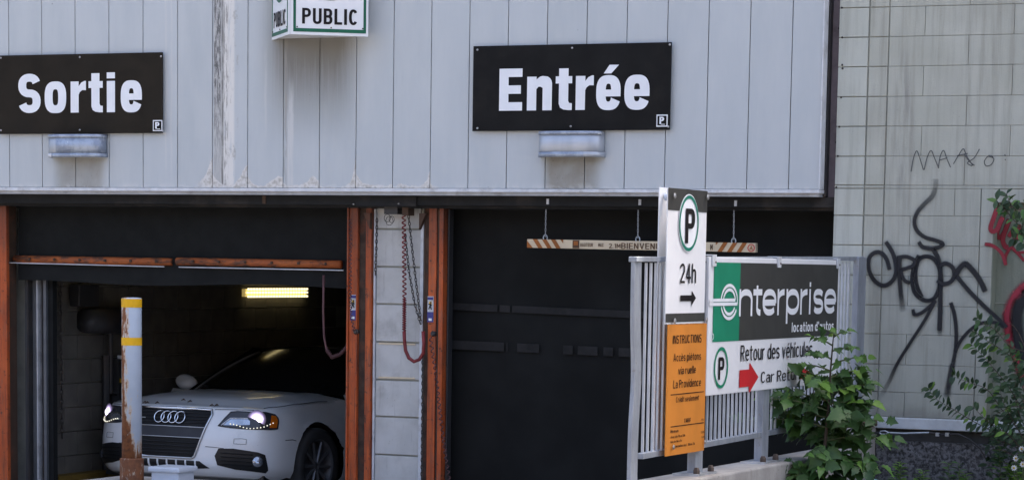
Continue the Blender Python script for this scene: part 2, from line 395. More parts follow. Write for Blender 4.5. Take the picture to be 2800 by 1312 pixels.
# ------------------------------------------------------------------ mesh helpers
class MB:
    def __init__(s): s.v, s.f, s.uv = [], [], None
    def add(s, vs_, fs):
        o = len(s.v); s.v += [tuple(p) for p in vs_]; s.f += [tuple(i + o for i in f) for f in fs]; return s
    def box(s, x0, x1, y0, y1, z0, z1):
        return s.add([(x0, y0, z0), (x1, y0, z0), (x1, y1, z0), (x0, y1, z0), (x0, y0, z1), (x1, y0, z1), (x1, y1, z1), (x0, y1, z1)],
                     [(0, 3, 2, 1), (4, 5, 6, 7), (0, 1, 5, 4), (1, 2, 6, 5), (2, 3, 7, 6), (3, 0, 4, 7)])
    def prism(s, pts, y0, y1):           # outline in x,z extruded along y
        n = len(pts)
        v = [(p[0], y0, p[1]) for p in pts] + [(p[0], y1, p[1]) for p in pts]
        f = [tuple(range(n)), tuple(range(2 * n - 1, n - 1, -1))] + [(i, i + n, (i + 1) % n + n, (i + 1) % n) for i in range(n)]
        return s.add(v, f)
    def zprism(s, pts, z0, z1):          # outline in x,y extruded along z
        n = len(pts)
        v = [(p[0], p[1], z0) for p in pts] + [(p[0], p[1], z1) for p in pts]
        f = [tuple(range(n - 1, -1, -1)), tuple(range(n, 2 * n))] + [(i, (i + 1) % n, (i + 1) % n + n, i + n) for i in range(n)]
        return s.add(v, f)
    def tube(s, pts, r, n=8, closed=False):
        pts = [Vector(p) for p in pts]; k = len(pts); vs_, fs = [], []
        up = Vector((0, 0, 1)); prev = None
        for i, p in enumerate(pts):
            a = pts[(i - 1) % k] if (closed or i > 0) else p
            b = pts[(i + 1) % k] if (closed or i < k - 1) else p
            t = (b - a).normalized()
            if prev is None:
                q = up if abs(t.z) < .95 else Vector((1, 0, 0))
                u = t.cross(q).normalized()
            else:
                u = (prev - t * prev.dot(t))
                u = u.normalized() if u.length > 1e-6 else t.orthogonal().normalized()
            prev = u; w = t.cross(u)
            rr = r[i] if isinstance(r, (list, tuple)) else r
            for j in range(n):
                an = 2 * math.pi * j / n
                vs_.append(p + u * (rr * math.cos(an)) + w * (rr * math.sin(an)))
        for i in range(k if closed else k - 1):
            for j in range(n):
                a, b = i * n + j, i * n + (j + 1) % n
                c_, d = ((i + 1) % k) * n + (j + 1) % n, ((i + 1) % k) * n + j
                fs.append((a, b, c_, d))
        if not closed:
            fs.append(tuple(range(n - 1, -1, -1))); fs.append(tuple(range((k - 1) * n, k * n)))
        return s.add(vs_, fs)
    def grid(s, fn, nu, nv):
        vs_ = [fn(i / nu, j / nv) for j in range(nv + 1) for i in range(nu + 1)]
        fs = [(j * (nu + 1) + i, j * (nu + 1) + i + 1, (j + 1) * (nu + 1) + i + 1, (j + 1) * (nu + 1) + i) for j in range(nv) for i in range(nu)]
        return s.add(vs_, fs)
    def lathe(s, prof, n=24, axis='z', c=(0, 0, 0), caps=True):
        vs_, fs = [], []
        for (r, h) in prof:
            for j in range(n):
                a = 2 * math.pi * j / n; x, y = r * math.cos(a), r * math.sin(a)
                vs_.append({'z': (c[0] + x, c[1] + y, c[2] + h), 'y': (c[0] + x, c[1] + h, c[2] + y), 'x': (c[0] + h, c[1] + x, c[2] + y)}[axis])
        for i in range(len(prof) - 1):
            for j in range(n):
                fs.append((i * n + j, i * n + (j + 1) % n, (i + 1) * n + (j + 1) % n, (i + 1) * n + j))
        if caps: fs.append(tuple(range(n))); fs.append(tuple(range((len(prof) - 1) * n, len(prof) * n)))
        return s.add(vs_, fs)
    def build(s, name, mat, parent=None, smooth=False, bevel=0, recalc=True):
        me = bpy.data.meshes.new(name); me.from_pydata(s.v, [], s.f)
        if recalc:
            bm = bmesh.new(); bm.from_mesh(me); bmesh.ops.recalc_face_normals(bm, faces=bm.faces); bm.to_mesh(me); bm.free()
        if smooth:
            me.polygons.foreach_set('use_smooth', [True] * len(me.polygons))
        if s.uv:
            l = me.uv_layers.new(name='UVMap')
            for lp in me.loops: l.data[lp.index].uv = s.uv[lp.vertex_index]
        if mat: me.materials.append(M[mat])
        return link(name, me, parent, bevel)


def link(name, me, parent=None, bevel=0):
    o = bpy.data.objects.new(name, me); COL.objects.link(o)
    if parent: o.parent = parent
    if bevel:
        b = o.modifiers.new('bevel', 'BEVEL'); b.width = bevel; b.segments = 2; b.limit_method = 'ANGLE'; b.angle_limit = .7
    return o


def thing(name, label, cat, loc=(0, 0, 0), rz=0, group=None):
    o = bpy.data.objects.new(name, None); COL.objects.link(o)
    o.empty_display_size = .1; o.location = loc; o.rotation_euler = (0, 0, rz)
    return tag(o, label, cat, group)


def tag(o, label, cat, group=None):
    o['label'] = label; o['category'] = cat
    if group: o['group'] = group
    return o


def struct(o): o['kind'] = 'structure'; return o
def lab(o, t): o['label'] = t; return o


def circle(cx, cz, r, n=40, a0=0, a1=2 * math.pi, rz=None):
    return [(cx + r * math.cos(a0 + (a1 - a0) * i / n), cz + (rz or r) * math.sin(a0 + (a1 - a0) * i / n)) for i in range(n + (0 if abs(a1 - a0 - 2 * math.pi) < 1e-6 else 1))]


# ------------------------------------------------------------------ lettering: stroked grotesque alphabet
def arc(cx, cy, rx, ry, a0, a1, n=16, e=2.35):
    r = []
    for i in range(n + 1):
        a = math.radians(a0 + (a1 - a0) * i / n); c_, s_ = math.cos(a), math.sin(a)
        r.append((cx + rx * math.copysign(abs(c_) ** (2 / e), c_), cy + ry * math.copysign(abs(s_) ** (2 / e), s_)))
    return r


WID = {'i': .0, 'l': .0, 'I': .0, '1': .22, '.': .0, "'": .0, 't': .30, 'r': .30, 'm': .75, 'M': .62, 's': .40, 'J': .36, 'L': .38, 'E': .40, 'F': .38, 'a': .40, 'c': .40,
       'e': .42, 'o': .42, 'n': .40, 'u': .40, 'h': .40, 'p': .42, 'd': .42, 'v': .42, ' ': .16, ':': 0, 'A': .52, 'V': .5, 'X': .48}


def glyph(ch, w, b, m_, t, d, px, py):
    h, y0, q = w / 2, (b + m_) / 2, (m_ - b) / 4
    Q = (t - b) / 4; mid = (b + t) / 2; B, T, Mx, D = b - py, t + py, m_ + py, d - py
    k = min(h, (m_ - b) * .42)
    g = {
        'o': [arc(h, y0, h, 2 * q, 0, 360, 36)], 'e': [[(0, y0 - py * .1), (w, y0 - py * .1)] , arc(h, y0, h, 2 * q, -4, 318, 32)],
        'c': [arc(h, y0, h, 2 * q, 42, 318, 28)],
        's': [arc(h, m_ - q, h, q, 22, 270, 18) + arc(h, b + q, h, q, 90, -158, 18)[1:]],
        'n': [[(0, B), (0, Mx)], arc(h, m_ - k, h, k, 180, 0) + [(w, B)]], 'r': [[(0, B), (0, Mx)], arc(w * 1.0, m_ - k, w, k, 180, 92, 8)],
        'm': [[(0, B), (0, Mx)], arc(w * .25, m_ - k * .6, w * .25, k * .6, 180, 0) + [(h, B)], arc(w * .75, m_ - k * .6, w * .25, k * .6, 180, 0) + [(w, B)]],
        't': [[(w * .42, m_ + (T - Mx) * .95), (w * .42, b + k * .6)] + arc(w * .42 + w * .5, b + k * .6, w * .5, k * .6, 180, 268, 8), [(-px, m_), (w + px * .7, m_)]],
        'i': [[(0, B), (0, Mx)], [(0, Mx + (T - Mx) * .30), (0, T)]], 'l': [[(0, B), (0, T)]],
        'a': [arc(h, m_ - q * .9, h, q * .9, 160, 0, 10) + [(w, B)], [(w, y0 + q * .35)] + arc(h, b + q * 1.15, h, q * 1.15, 90, 270, 14) + [(w, b + q * .5)]],
        'd': [arc(h, y0, h, 2 * q, 0, 360, 36), [(w, B), (w, T)]], 'p': [arc(h, y0, h, 2 * q, 0, 360, 36), [(0, D), (0, Mx)]],
        'u': [[(0, Mx)] + arc(h, b + k, h, k, 180, 360) , [(w, B), (w, Mx)]], 'h': [[(0, B), (0, T)], arc(h, m_ - k, h, k, 180, 0) + [(w, B)]],
        'v': [[(0, Mx), (h, B)], [(w, Mx), (h, B)]],
        'S': [arc(h, t - Q, h, Q, 18, 270, 18) + arc(h, b + Q, h, Q, 90, -162, 18)[1:]],
        'E': [[(0, B), (0, T)], [(0, b), (w + px, b)], [(0, t), (w + px, t)], [(0, mid), (w + px * .7, mid)]], 'F': [[(0, B), (0, T)], [(0, t), (w + px, t)], [(0, mid), (w + px * .6, mid)]],
        'P': [[(0, B), (0, T)], [(0, t), (w - (t - mid) * .5, t)] + arc(w - (t - mid) * .5, (t + mid) / 2 + .0, (t - mid) * .5, (t - mid) / 2, 90, -90, 12) + [(0, mid)]],
        'B': [[(0, B), (0, T)], [(0, t), (h, t)] + arc(h, t - Q, h * .92, Q, 90, -90, 12) + [(0, mid)], [(h, mid)] + arc(h, b + Q, h, Q, 90, -90, 12) + [(0, b)]],
        'R': [[(0, B), (0, T)], [(0, t), (h, t)] + arc(h, t - Q, h * .95, Q, 90, -90, 12) + [(0, mid)], [(h * .9, mid), (w, B)]],
        'U': [[(0, T)] + arc(h, b + h, h, h, 180, 360) + [(w, T)]], 'L': [[(0, B), (0, T)], [(0, b), (w + px, b)]], 'I': [[(0, B), (0, T)]],
        'C': [arc(h, mid, h, t - mid, 38, 322, 28)], 'O': [arc(h, mid, h, t - mid, 0, 360, 36)], 'N': [[(0, B), (0, T)], [(0, T), (w, B)], [(w, B), (w, T)]],
        'T': [[(h, B), (h, t)], [(-px, t), (w + px, t)]], 'A': [[(0, B), (h, T)], [(w, B), (h, T)], [(w * .2, b + Q), (w * .8, b + Q)]],
        'M': [[(0, B), (0, T)], [(0, T), (h, b + Q)], [(w, T), (h, b + Q)], [(w, B), (w, T)]], 'H': [[(0, B), (0, T)], [(w, B), (w, T)], [(0, mid), (w, mid)]],
        'X': [[(0, B), (w, T)], [(0, T), (w, B)]], 'V': [[(0, T), (h, B)], [(w, T), (h, B)]], 'J': [[(w, T), (w, b + h)] + arc(h, b + h, h, h, 0, -180)],
        '2': [arc(h, t - Q * 1.1, h, Q * 1.1, 170, -20, 14) + [(0, b)], [(-px * .5, b), (w + px, b)]], '4': [[(w * .75, B), (w * .75, T)], [(w * .72, T - py), (0, b + Q)], [(0, b + Q), (w + px, b + Q)]],
        '1': [[(w, B), (w, T)], [(w, t), (0, t - Q * .6)]], '7': [[(0, t), (w, t)], [(w, t), (w * .3, B)]], '8': [arc(h, t - Q, h * .9, Q, 0, 360, 24), arc(h, b + Q, h, Q, 0, 360, 24)],
        '0': [arc(h, mid, h, t - mid, 0, 360, 36)], '.': [[(0, B), (0, B + 2 * py)]], "'": [[(0, T - (T - B) * .28), (0, T)]], ':': [[(0, B), (0, B + 2 * py)], [(0, m_ - py), (0, Mx)]],
        ' ': []}
    return g.get(ch, [[(0, B), (0, T)]])


def ring_sector(mb, x0, x1, z0, z1, sx, sz, a0, a1, y, e=2.7, n=40):
    """thick superellipse ring in the box, drawn from angle a0 to a1"""
    cx_, cz_, rx, rz = (x0 + x1) / 2, (z0 + z1) / 2, (x1 - x0) / 2, (z1 - z0) / 2
    def pt(a, k, ee):
        c_, s_ = math.cos(a), math.sin(a)
        return (cx_ + (rx - sx * k) * math.copysign(abs(c_) ** (2 / ee), c_), y, cz_ + (rz - sz * k) * math.copysign(abs(s_) ** (2 / ee), s_))
    an = [math.radians(a0 + (a1 - a0) * i / n) for i in range(n + 1)]
    mb.add([pt(a, 0, e) for a in an] + [pt(a, 1, e + .4) for a in an], [(i, i + 1, n + 2 + i, n + 1 + i) for i in range(n)])


def heavy_glyph(mb, ch, x0, x1, v0, h, m_, sx, sz, y):
    """fat condensed grotesque letters drawn as outlines; False when the stroked form is used"""
    w = x1 - x0
    def P(pts): mb.add([(x0 + a, y, v0 + b) for a, b in pts], [tuple(range(len(pts)))])
    if ch == 'o': ring_sector(mb, x0, x1, v0 - .01 * h, v0 + m_ + .01 * h, sx, sz, 0, 360, y); return True
    if ch == 'e':
        ring_sector(mb, x0, x1, v0 - .01 * h, v0 + m_ + .01 * h, sx, sz, -2, 336, y)
        zc_ = m_ * .5 - .01 * h; b = sz * .40
        mb.add([(x0 + sx * .5, y - .0004, v0 + zc_ - b), (x1 - .002 * w, y - .0004, v0 + zc_ - b), (x1 - .002 * w, y - .0004, v0 + zc_ + b), (x0 + sx * .5, y - .0004, v0 + zc_ + b)], [(0, 1, 2, 3)]); return True
    if ch == 'n':
        r = w * .30
        out = [(sx, m_ - .07 * h)] + [(sx + (w * .62 - sx) * t, m_ - .07 * h + .085 * h * math.sin(t * math.pi / 2)) for t in (.3, .6, 1)] + [(w - r + r * math.sin(a), m_ + .015 * h - r * .9 + r * .9 * math.cos(a)) for a in (.4, .8, 1.2, 1.57)] + [(w, 0), (w - sx, 0), (w - sx, m_ - sz * 1.35)]
        out += [(w - sx - (w - 2 * sx) * t, m_ - sz * 1.35 + .035 * h * math.sin(t * math.pi)) for t in (.35, .7)] + [(sx, m_ - sz * 1.5)]
        P(out); P([(0, 0), (sx, 0), (sx, m_), (0, m_)]); return True
    if ch == 'r':
        P([(0, 0), (sx, 0), (sx, m_), (0, m_)])
        P([(sx, m_ - .12 * h), (sx + (w - sx) * .35, m_ - .03 * h), (w * .9, m_ + .01 * h), (w, m_ + .01 * h), (w, m_ - sz * 1.12), (sx + (w - sx) * .5, m_ - sz * 1.1), (sx + (w - sx) * .15, m_ - sz * 1.35), (sx, m_ - sz * 1.7)]); return True
    if ch == 't':
        a = w * .20; T_ = h * .985; b = sz * .85
        P([(a, T_), (a, .15 * h), (a + sx * .15, .06 * h), (a + sx * .5, .015 * h), (a + sx, .0), (w, .0), (w, sz * .8), (a + sx * 1.1, sz * .85), (a + sx, sz * 1.1), (a + sx, T_)])
        mb.add([(x0 + p_, y - .0004, v0 + q_) for p_, q_ in ((0, m_ - b), (w, m_ - b), (w, m_), (0, m_))], [(0, 1, 2, 3)]); return True
    return False


ACC = {'é': ('e', 1), 'è': ('e', -1), 'à': ('a', -1)}


def ribbon(mb, pts, px, py, y):
    closed = (Vector(pts[0]) - Vector(pts[-1])).length < 1e-6 and len(pts) > 4
    if closed: pts = pts[:-1]
    n = len(pts); L, R_ = [], []
    for i in range(n):
        a = pts[i - 1] if (closed or i > 0) else None
        b = pts[(i + 1) % n] if (closed or i < n - 1) else None
        p = pts[i]
        ds = []
        if a is not None: ds.append(Vector((p[0] - a[0], p[1] - a[1])))
        if b is not None: ds.append(Vector((b[0] - p[0], b[1] - p[1])))
        ds = [d.normalized() for d in ds if d.length > 1e-9] or [Vector((1, 0))]
        d = ds[0] + ds[-1]
        d = d.normalized() if d.length > 1e-6 else ds[0]
        nx, nz = -d.y, d.x
        k = 1 / max(.55, abs(d.dot(ds[0])))
        L.append((p[0] + nx * px * k, y, p[1] + nz * py * k)); R_.append((p[0] - nx * px * k, y, p[1] - nz * py * k))
    mb.add(L + R_, [(i, (i + 1) % n, n + (i + 1) % n, n + i) for i in range(n if closed else n - 1)])


def text_mesh(mb, s, u0, u1, v0, h, stem=.15, bar=None, xh=.73, desc=.22, y=-.004, boxes=None, gap=None):
    """lettering in the local x,z plane at depth y; box u0..u1 wide, cap height h"""
    bar = bar or stem * .85
    gap = gap if gap is not None else .10 + stem * .25
    chars = list(s)
    if boxes is None:
        adv = [(WID.get(ACC.get(c_, (c_,))[0], .46), c_) for c_ in chars]
        tot = sum(a + (stem if c_ != ' ' else 0) for a, c_ in adv) + gap * (len(adv) - 1)
        k = (u1 - u0) / (tot * h); x = u0; boxes = []
        for a, c_ in adv:
            w = (a + (stem if c_ != ' ' else 0)) * h * k; boxes.append((x, x + w)); x += w + gap * h * k
        px = stem * h * k / 2
    else:
        px = stem * h / 2
    py = bar * h / 2; b, m_, t, d = v0 + py, v0 + xh * h - py, v0 + h - py, v0 - desc * h + py
    q = 0
    for c_, (x0, x1) in zip(chars, boxes):
        base, ac = ACC.get(c_, (c_, 0))
        w = max(0, (x1 - x0) - 2 * px)
        done = stem > .22 and boxes is not None and heavy_glyph(mb, base, x0, x1, v0, h, xh * h, 2 * px, 2 * py, y)
        for st_ in ([] if done else glyph(base, w, b, m_, t, d, px, py)):
            diag = len(st_) == 2 and st_[0][0] != st_[1][0] and st_[0][1] != st_[1][1]
            ribbon(mb, [(x0 + px + p[0], p[1]) for p in st_], px * (.9 if diag else 1), py * (.9 if diag else 1), y - .0003 * q); q = (q + 1) % 5
        if ac:
            cx = (x0 + x1) / 2; z0 = v0 + xh * h + .05 * h; hw = (x1 - x0)
            mb.add([(cx - ac * hw * .05 - px * .8, y, z0), (cx - ac * hw * .05 + px * .8, y, z0), (cx + ac * hw * .22 + px, y, z0 + .2 * h), (cx + ac * hw * .22 - px, y, z0 + .2 * h)], [(0, 1, 2, 3)])
    return mb


def letter_boxes(s, u0, u1, h, stem, gap=None):
    gap = gap if gap is not None else .10 + stem * .25
    adv = [(WID.get(ACC.get(c_, (c_,))[0], .46), c_) for c_ in s]
    tot = sum(a + (stem if c_ != ' ' else 0) for a, c_ in adv) + gap * (len(adv) - 1)
    k = (u1 - u0) / (tot * h); x = u0; out = []
    for a, c_ in adv:
        w = (a + (stem if c_ != ' ' else 0)) * h * k; out.append((x, x + w)); x += w + gap * h * k
    return out, stem * k


def letters(parent, s, u0, u1, v0, h, mat, boxes=None, stem=.15, bar=None, name='letter', **kw):
    """each letter a part of its own"""
    bar = bar or stem * .85
    if boxes is None: boxes, stem = letter_boxes(s, u0, u1, h, stem)
    for c_, bx in zip(s, boxes):
        if c_ == ' ': continue
        text_mesh(MB(), c_, None, None, v0, h, stem=stem, bar=bar, boxes=[bx], **kw).build(name, mat, parent, recalc=False)


class Face:
    """a sign face: local x to the right, z up, -y out of the face"""
    def __init__(s, root, axis, plane): s.r, s.ax, s.pl, s.o = root, axis, plane, root.location.copy()
    def uv(s, px, py):
        if s.ax == 'Y': p = onY(px, py, s.pl); return (p.x - s.o.x, p.z - s.o.z)
        p = onX(px, py, s.pl); return (p.y - s.o.y, p.z - s.o.z)
    def text(s, t, x0, x1, yb, yt, mat='print_black', boxes=None, name='lettering', layer=2, **kw):
        xr = boxes[0][0] if boxes else x0
        v0 = s.uv(xr, yb)[1]; h = s.uv(xr, yt)[1] - v0; ym = (yb + yt) / 2
        bx = [(s.uv(a, ym)[0], s.uv(b, ym)[0]) for a, b in boxes] if boxes else None
        u0, u1 = (None, None) if boxes else (s.uv(x0, ym)[0], s.uv(x1, ym)[0])
        if h > .045:
            return letters(s.r, t, u0, u1, v0, h, mat, boxes=bx, y=-.0025 * layer, name='letter' if name == 'lettering' else name, **kw)
        o = text_mesh(MB(), t, u0, u1, v0, h, boxes=bx, y=-.0025 * layer, **kw).build(name, mat, s.r, recalc=False)
        o['kind'] = 'stuff'
        return o
    def poly(s, pts, mat, name, layer=1, thick=None, raw=False):
        q = pts if raw else [s.uv(*p) for p in pts]
        mb = MB()
        if thick: mb.prism(q, -thick - .0025 * layer, -.0025 * layer)
        else: mb.add([(a, -.0025 * layer, b) for a, b in q], [tuple(range(len(q)))])
        return mb.build(name, mat, s.r, recalc=bool(thick))
    def rect(s, x0, y0, x1, y1, mat, name, layer=1, thick=None):     # true rectangle on the sign
        a, b = s.uv(x0, y0), s.uv(x1, y1)
        return s.poly([(a[0], b[1]), (b[0], b[1]), (b[0], a[1]), (a[0], a[1])], mat, name, layer, thick, True)
    def ring(s, cx, cz, r0, r1, mat, name, layer=2):
        o_, i_ = circle(cx, cz, r1, 48), circle(cx, cz, r0, 48); n = 48
        return MB().add([(a, -.0025 * layer, b) for a, b in o_ + i_], [(k, (k + 1) % n, n + (k + 1) % n, n + k) for k in range(n)]).build(name, mat, s.r, recalc=False)
    def screw(s, px, py, r=.008, mat='screw', name='screw', out=.006):
        u, v = s.uv(px, py)
        return MB().lathe([(r, -out + .004), (r, -out), (r * .6, -out - .003)], 10, 'y', (u, 0, v)).build(name, mat, s.r)


# ------------------------------------------------------------------ ground
RX0, RX1, RY0, RY1 = -3.0, 7.0, -4.8, 14.0
g = MB()
B_ = 400
for x0, x1, y0, y1 in ((-B_, B_, -B_, RY0), (-B_, RX0, RY0, B_), (RX1, B_, RY0, B_), (RX0, RX1, RY1, B_)):
    g.add([(x0, y0, .45), (x1, y0, .45), (x1, y1, .45), (x0, y1, .45)], [(0, 1, 2, 3)])
struct(g.build('ground', 'asphalt'))
g = MB()
prof = [(RY0, .45), (-3.5, .36), (0, .0), (8, -.95), (RY1, -1.1)]
for (ya, za), (yb, zb) in zip(prof, prof[1:]):
    g.add([(RX0, ya, za), (RX1, ya, za), (RX1, yb, zb), (RX0, yb, zb)], [(0, 1, 2, 3)])
struct(g.build('driveway', 'concrete'))
struct(MB().box(-120, 140, -17.5, -12.5, .40, .58).build('bounce_strip', 'concrete', bevel=.02))  # unseen strip added to bounce sunlight towards the garage
g = MB().box(RX0 - .15, RX0, RY0, .0, -.2, .46)
struct(g.build('ramp_wall', 'concrete'))
g = MB().grid(lambda u, v: (7.06 + 5.5 * u, -9 + 9.06 * v, .47 + .05 * mathutils.noise.noise((u * 9, v * 9, 0)) + .03 * (v > .9)), 30, 40)
struct(g.build('planting_bed', 'soil', smooth=True))

# behind the camera, unseen: a long dark brick block added to hold back low sky light
plain('dark_brick', (.085, .06, .05), .85, dirt=(.05, .04, .035))
plain('dull_window', (.05, .06, .07), .3)
ob = thing('sky_blocker', 'unseen dark brick block added to cut low sky light', 'building', (10, -40, .45))
MB().box(-60, 60, -12, 0, 0, 9.5).build('wall', 'dark_brick', ob)
MB().box(-60.3, 60.3, -12.3, .3, 9.5, 10).build('roof', 'concrete', ob)
w0 = None
for r in range(3):
    for k in range(24):
        if w0 is None: w0 = MB().box(-.7, .7, 0, .04, 0, 1.9).build('window', 'dull_window', ob); o = w0
        else: o = w0.copy(); COL.objects.link(o)
        o.location = (-57.5 + 5 * k, .0, 1.2 + 3.0 * r)

# ------------------------------------------------------------------ parking building
bld = thing('parking_building', 'parking garage with grey-blue ribbed metal cladding over two dark door openings', 'building', (3, 0, 0))
def bpart(mb, name, mat, **k):
    o = mb.build(name, mat, bld, **k); o.location = (-3, 0, 0); return o
pw = W - .005
me = MB().prism([(0, 2.505), (pw, 2.505), (pw, 6.2), (0, 6.2)], 0, .03)
first = None
for i in range(-6, 22):
    w = pw if i < 21 else 21.72 * W - 21 * W - .005
    if i == -6 or i == 21:
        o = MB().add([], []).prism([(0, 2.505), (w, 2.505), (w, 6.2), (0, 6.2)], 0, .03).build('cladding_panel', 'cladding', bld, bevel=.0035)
        if first is None: first = o
    else:
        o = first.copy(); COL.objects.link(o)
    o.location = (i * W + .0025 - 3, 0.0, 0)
bpart(MB().box(-2.2, 6.62, .026, .09, 2.50, 6.2), 'backing_sheet', 'seam_grey')
bpart(MB().box(-2.2, 6.632, -.012, .10, 2.478, 2.503), 'drip_trim', 'white_trim', bevel=.003)
bpart(MB().box(-2.2, 6.62, .01, .12, 2.455, 2.478), 'drip_flange', 'grey_trim')
bpart(MB().box(6.624, 6.634, -.01, .085, 2.505, 6.2), 'corner_trim', 'white_trim', bevel=.002)
bpart(MB().box(6.60, 6.642, .10, .30, 2.46, 6.2), 'corner_return', 'dark_steel')
bpart(MB().box(6.642, 6.705, .16, .5, 2.44, 6.2), 'rendered_strip', 'purple_render')
for z in (3.6, 2.83):
    bpart(MB().lathe([(.009, 0), (.009, -.008)], 8, 'y', (6.69, .16, z)), 'anchor_bolt', 'bolt_rust')
bpart(MB().box(-2.2, 6.74, .12, .5, 2.386, 2.455), 'lintel', 'lintel_black')
bpart(MB().box(-2.2, 6.74, .18, .5, 2.365, 2.386), 'lintel_flange', 'lintel_black')
bpart(MB().box(3.0, 3.5, .10, .16, 2.378, 2.448), 'lintel_plate', 'lintel_black')
bpart(MB().box(2.2, 2.23, .112, .12, 2.39, 2.45), 'lintel_joint', 'rust_dark')
for x, z in ((2.985, 2.39), (3.36, 2.395)):
    bpart(MB().lathe([(.007, 0), (.005, -.01)], 8, 'y', (x, .10, z)), 'bolt', 'screw')
bpart(MB().box(-2.6, 6.9, .5, 13, 2.36, 2.46), 'ceiling', 'dark_paint')
bpart(MB().box(-2.6, 6.64, .30, 13, 2.46, 6.6), 'upper_storey', 'dark_paint')
bpart(MB().box(-2.6, 6.9, 12.8, 13.1, -1.6, 2.5), 'back_wall', 'dark_paint')
bpart(MB().box(6.705, 6.9, .5, 13, -1.6, 2.46), 'inner_wall', 'dark_paint')
bpart(MB().box(-2.6, -.6, .12, 1.2, -1.0, 2.46), 'left_front_wall', 'dark_paint')
# left inner wall of single blocks
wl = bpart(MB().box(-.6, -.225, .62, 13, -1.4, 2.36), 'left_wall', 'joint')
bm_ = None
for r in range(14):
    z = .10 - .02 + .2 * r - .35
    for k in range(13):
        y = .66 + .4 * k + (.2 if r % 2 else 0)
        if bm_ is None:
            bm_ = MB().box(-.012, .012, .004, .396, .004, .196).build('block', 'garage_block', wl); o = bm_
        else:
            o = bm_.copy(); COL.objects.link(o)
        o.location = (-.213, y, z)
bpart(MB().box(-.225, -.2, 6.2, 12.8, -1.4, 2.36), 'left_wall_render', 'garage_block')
bpart(MB().box(3.06, 3.46, .62, 12.8, -1.4, 2.36), 'lane_wall', 'dark_paint')
plain('curtain_cloth', (.0155, .0160, .0155), .9, 0, .2, 2, .08, dirt=(.012, .013, .013), dscale=1.5)
YC = .47
ed = thing('closed_curtain_door', 'closed dark curtain door filling the entrance opening with two faint bands', 'door', (5.2, YC, 0))
MB().grid(lambda u, v: (-1.72 + 3.25 * u, .006 * math.sin(u * 23) * math.sin(v * 2 + u * 3) + .010 * math.exp(-((u - .165) / .008) ** 2), -.3 + 2.68 * v), 90, 12).build('curtain', 'curtain_cloth', ed, smooth=True)
plain('band_paint', (.026, .0255, .025), .85, dirt=(.014, .0145, .0145), dscale=5, damt=.8, spec=.15)
for (y0, y1, segs) in ((827, 846, [(1222, 1360), (1366, 1395), (1400, 1722), (1735, 2262)]), (929, 953, [(1222, 1378), (1385, 1388), (1414, 1474), (1540, 1566), (1580, 1634), (1650, 1676), (1692, 1730), (1760, 2262)])):
    for xa, xb in segs:
        k = lambda x: (x - 1222) * .045
        P, Q_, R2 = onY(xa, y0 + k(xa), YC - .02), onY(xb, y0 + k(xb), YC - .02), onY(xa, y1 + k(xa), YC - .02)
        h = P.z - R2.z
        MB().add([(P.x - 5.2, -.02, P.z - h), (Q_.x - 5.2, -.02, Q_.z - h), (Q_.x - 5.2, -.02, Q_.z), (P.x - 5.2, -.02, P.z)], [(0, 1, 2, 3)]).build('painted_band', 'band_paint', ed)

# pillar of pale blocks between the two doors
pil = thing('block_pillar', 'white painted block pillar between the two garage doors', 'pillar', (3.26, .3, 0))
MB().box(-.20, .20, .02, .3, -.1, 2.38).build('core', 'joint', pil)
zs = [-.05, .243, .525, .812, 1.089, 1.371, 1.655, 1.932, 2.212, 2.372]
for a, b in zip(zs, zs[1:]):
    MB().box(-.182, .182, 0, .06, a + .006, b - .006).build('block', 'pillar_block', pil, bevel=.004)
MB().box(-.202, -.187, -.012, .1, -.1, 2.36).build('edge_strip', 'white_trim', pil, bevel=.002)
MB().box(.187, .214, -.012, .1, -.1, 2.30).build('edge_strip', 'white_trim', pil, bevel=.002)
for z in (1.362, 1.108):
    MB().box(-.155, .15, -.006, .0, z - .007, z + .005).build('adhesive_mark', 'cream', pil)

# orange steel door frames
def frame(name, label, plates, z1=2.37):
    x0 = plates[0][0]
    t = thing(name, label, 'door frame', (x0, .25, 0), 0, 'orange steel door frames')
    for (a, b, y0, y1, nm, mt) in plates:
        MB().box(a - x0, b - x0, y0, y1, -.1, z1).build(nm, mt, t, bevel=.004 if y0 < .03 else 0)
    return t
frame('door_frame', 'orange steel door frame at the far left of the exit opening', [(-.62, -.215, .0, .05, 'face_plate', 'orange_steel'), (-.215, -.20, -.012, .03, 'flange', 'orange_steel'), (-.61, -.25, .05, .2, 'web', 'rust_dark')])
fl = frame('door_frame', 'orange steel door frame left of the white block pillar', [(2.858, 2.872, -.015, .16, 'flange', 'orange_steel'), (2.872, 2.935, .0, .05, 'face_plate', 'orange_steel'), (2.935, 2.948, -.012, .1, 'flange', 'orange_steel'), (2.948, 3.008, .018, .2, 'web', 'grimy_steel'), (3.005, 3.052, .01, .10, 'back_plate', 'orange_steel')])
fr_ = frame('door_frame', 'orange steel door frame right of the white block pillar', [(3.487, 3.50, .02, .1, 'guide_strip', 'rust_dark'), (3.50, 3.535, .02, .2, 'web', 'grimy_steel'), (3.535, 3.60, .0, .06, 'face_plate', 'orange_steel'), (3.60, 3.625, .012, .1, 'groove', 'rust_dark'), (3.625, 3.66, -.01, .14, 'flange', 'orange_steel')])
MB().box(3.668 - 3.487, 3.68 - 3.487, .05, .12, -.1, 2.36).build('seal_strip', 'dark_steel', fr_)
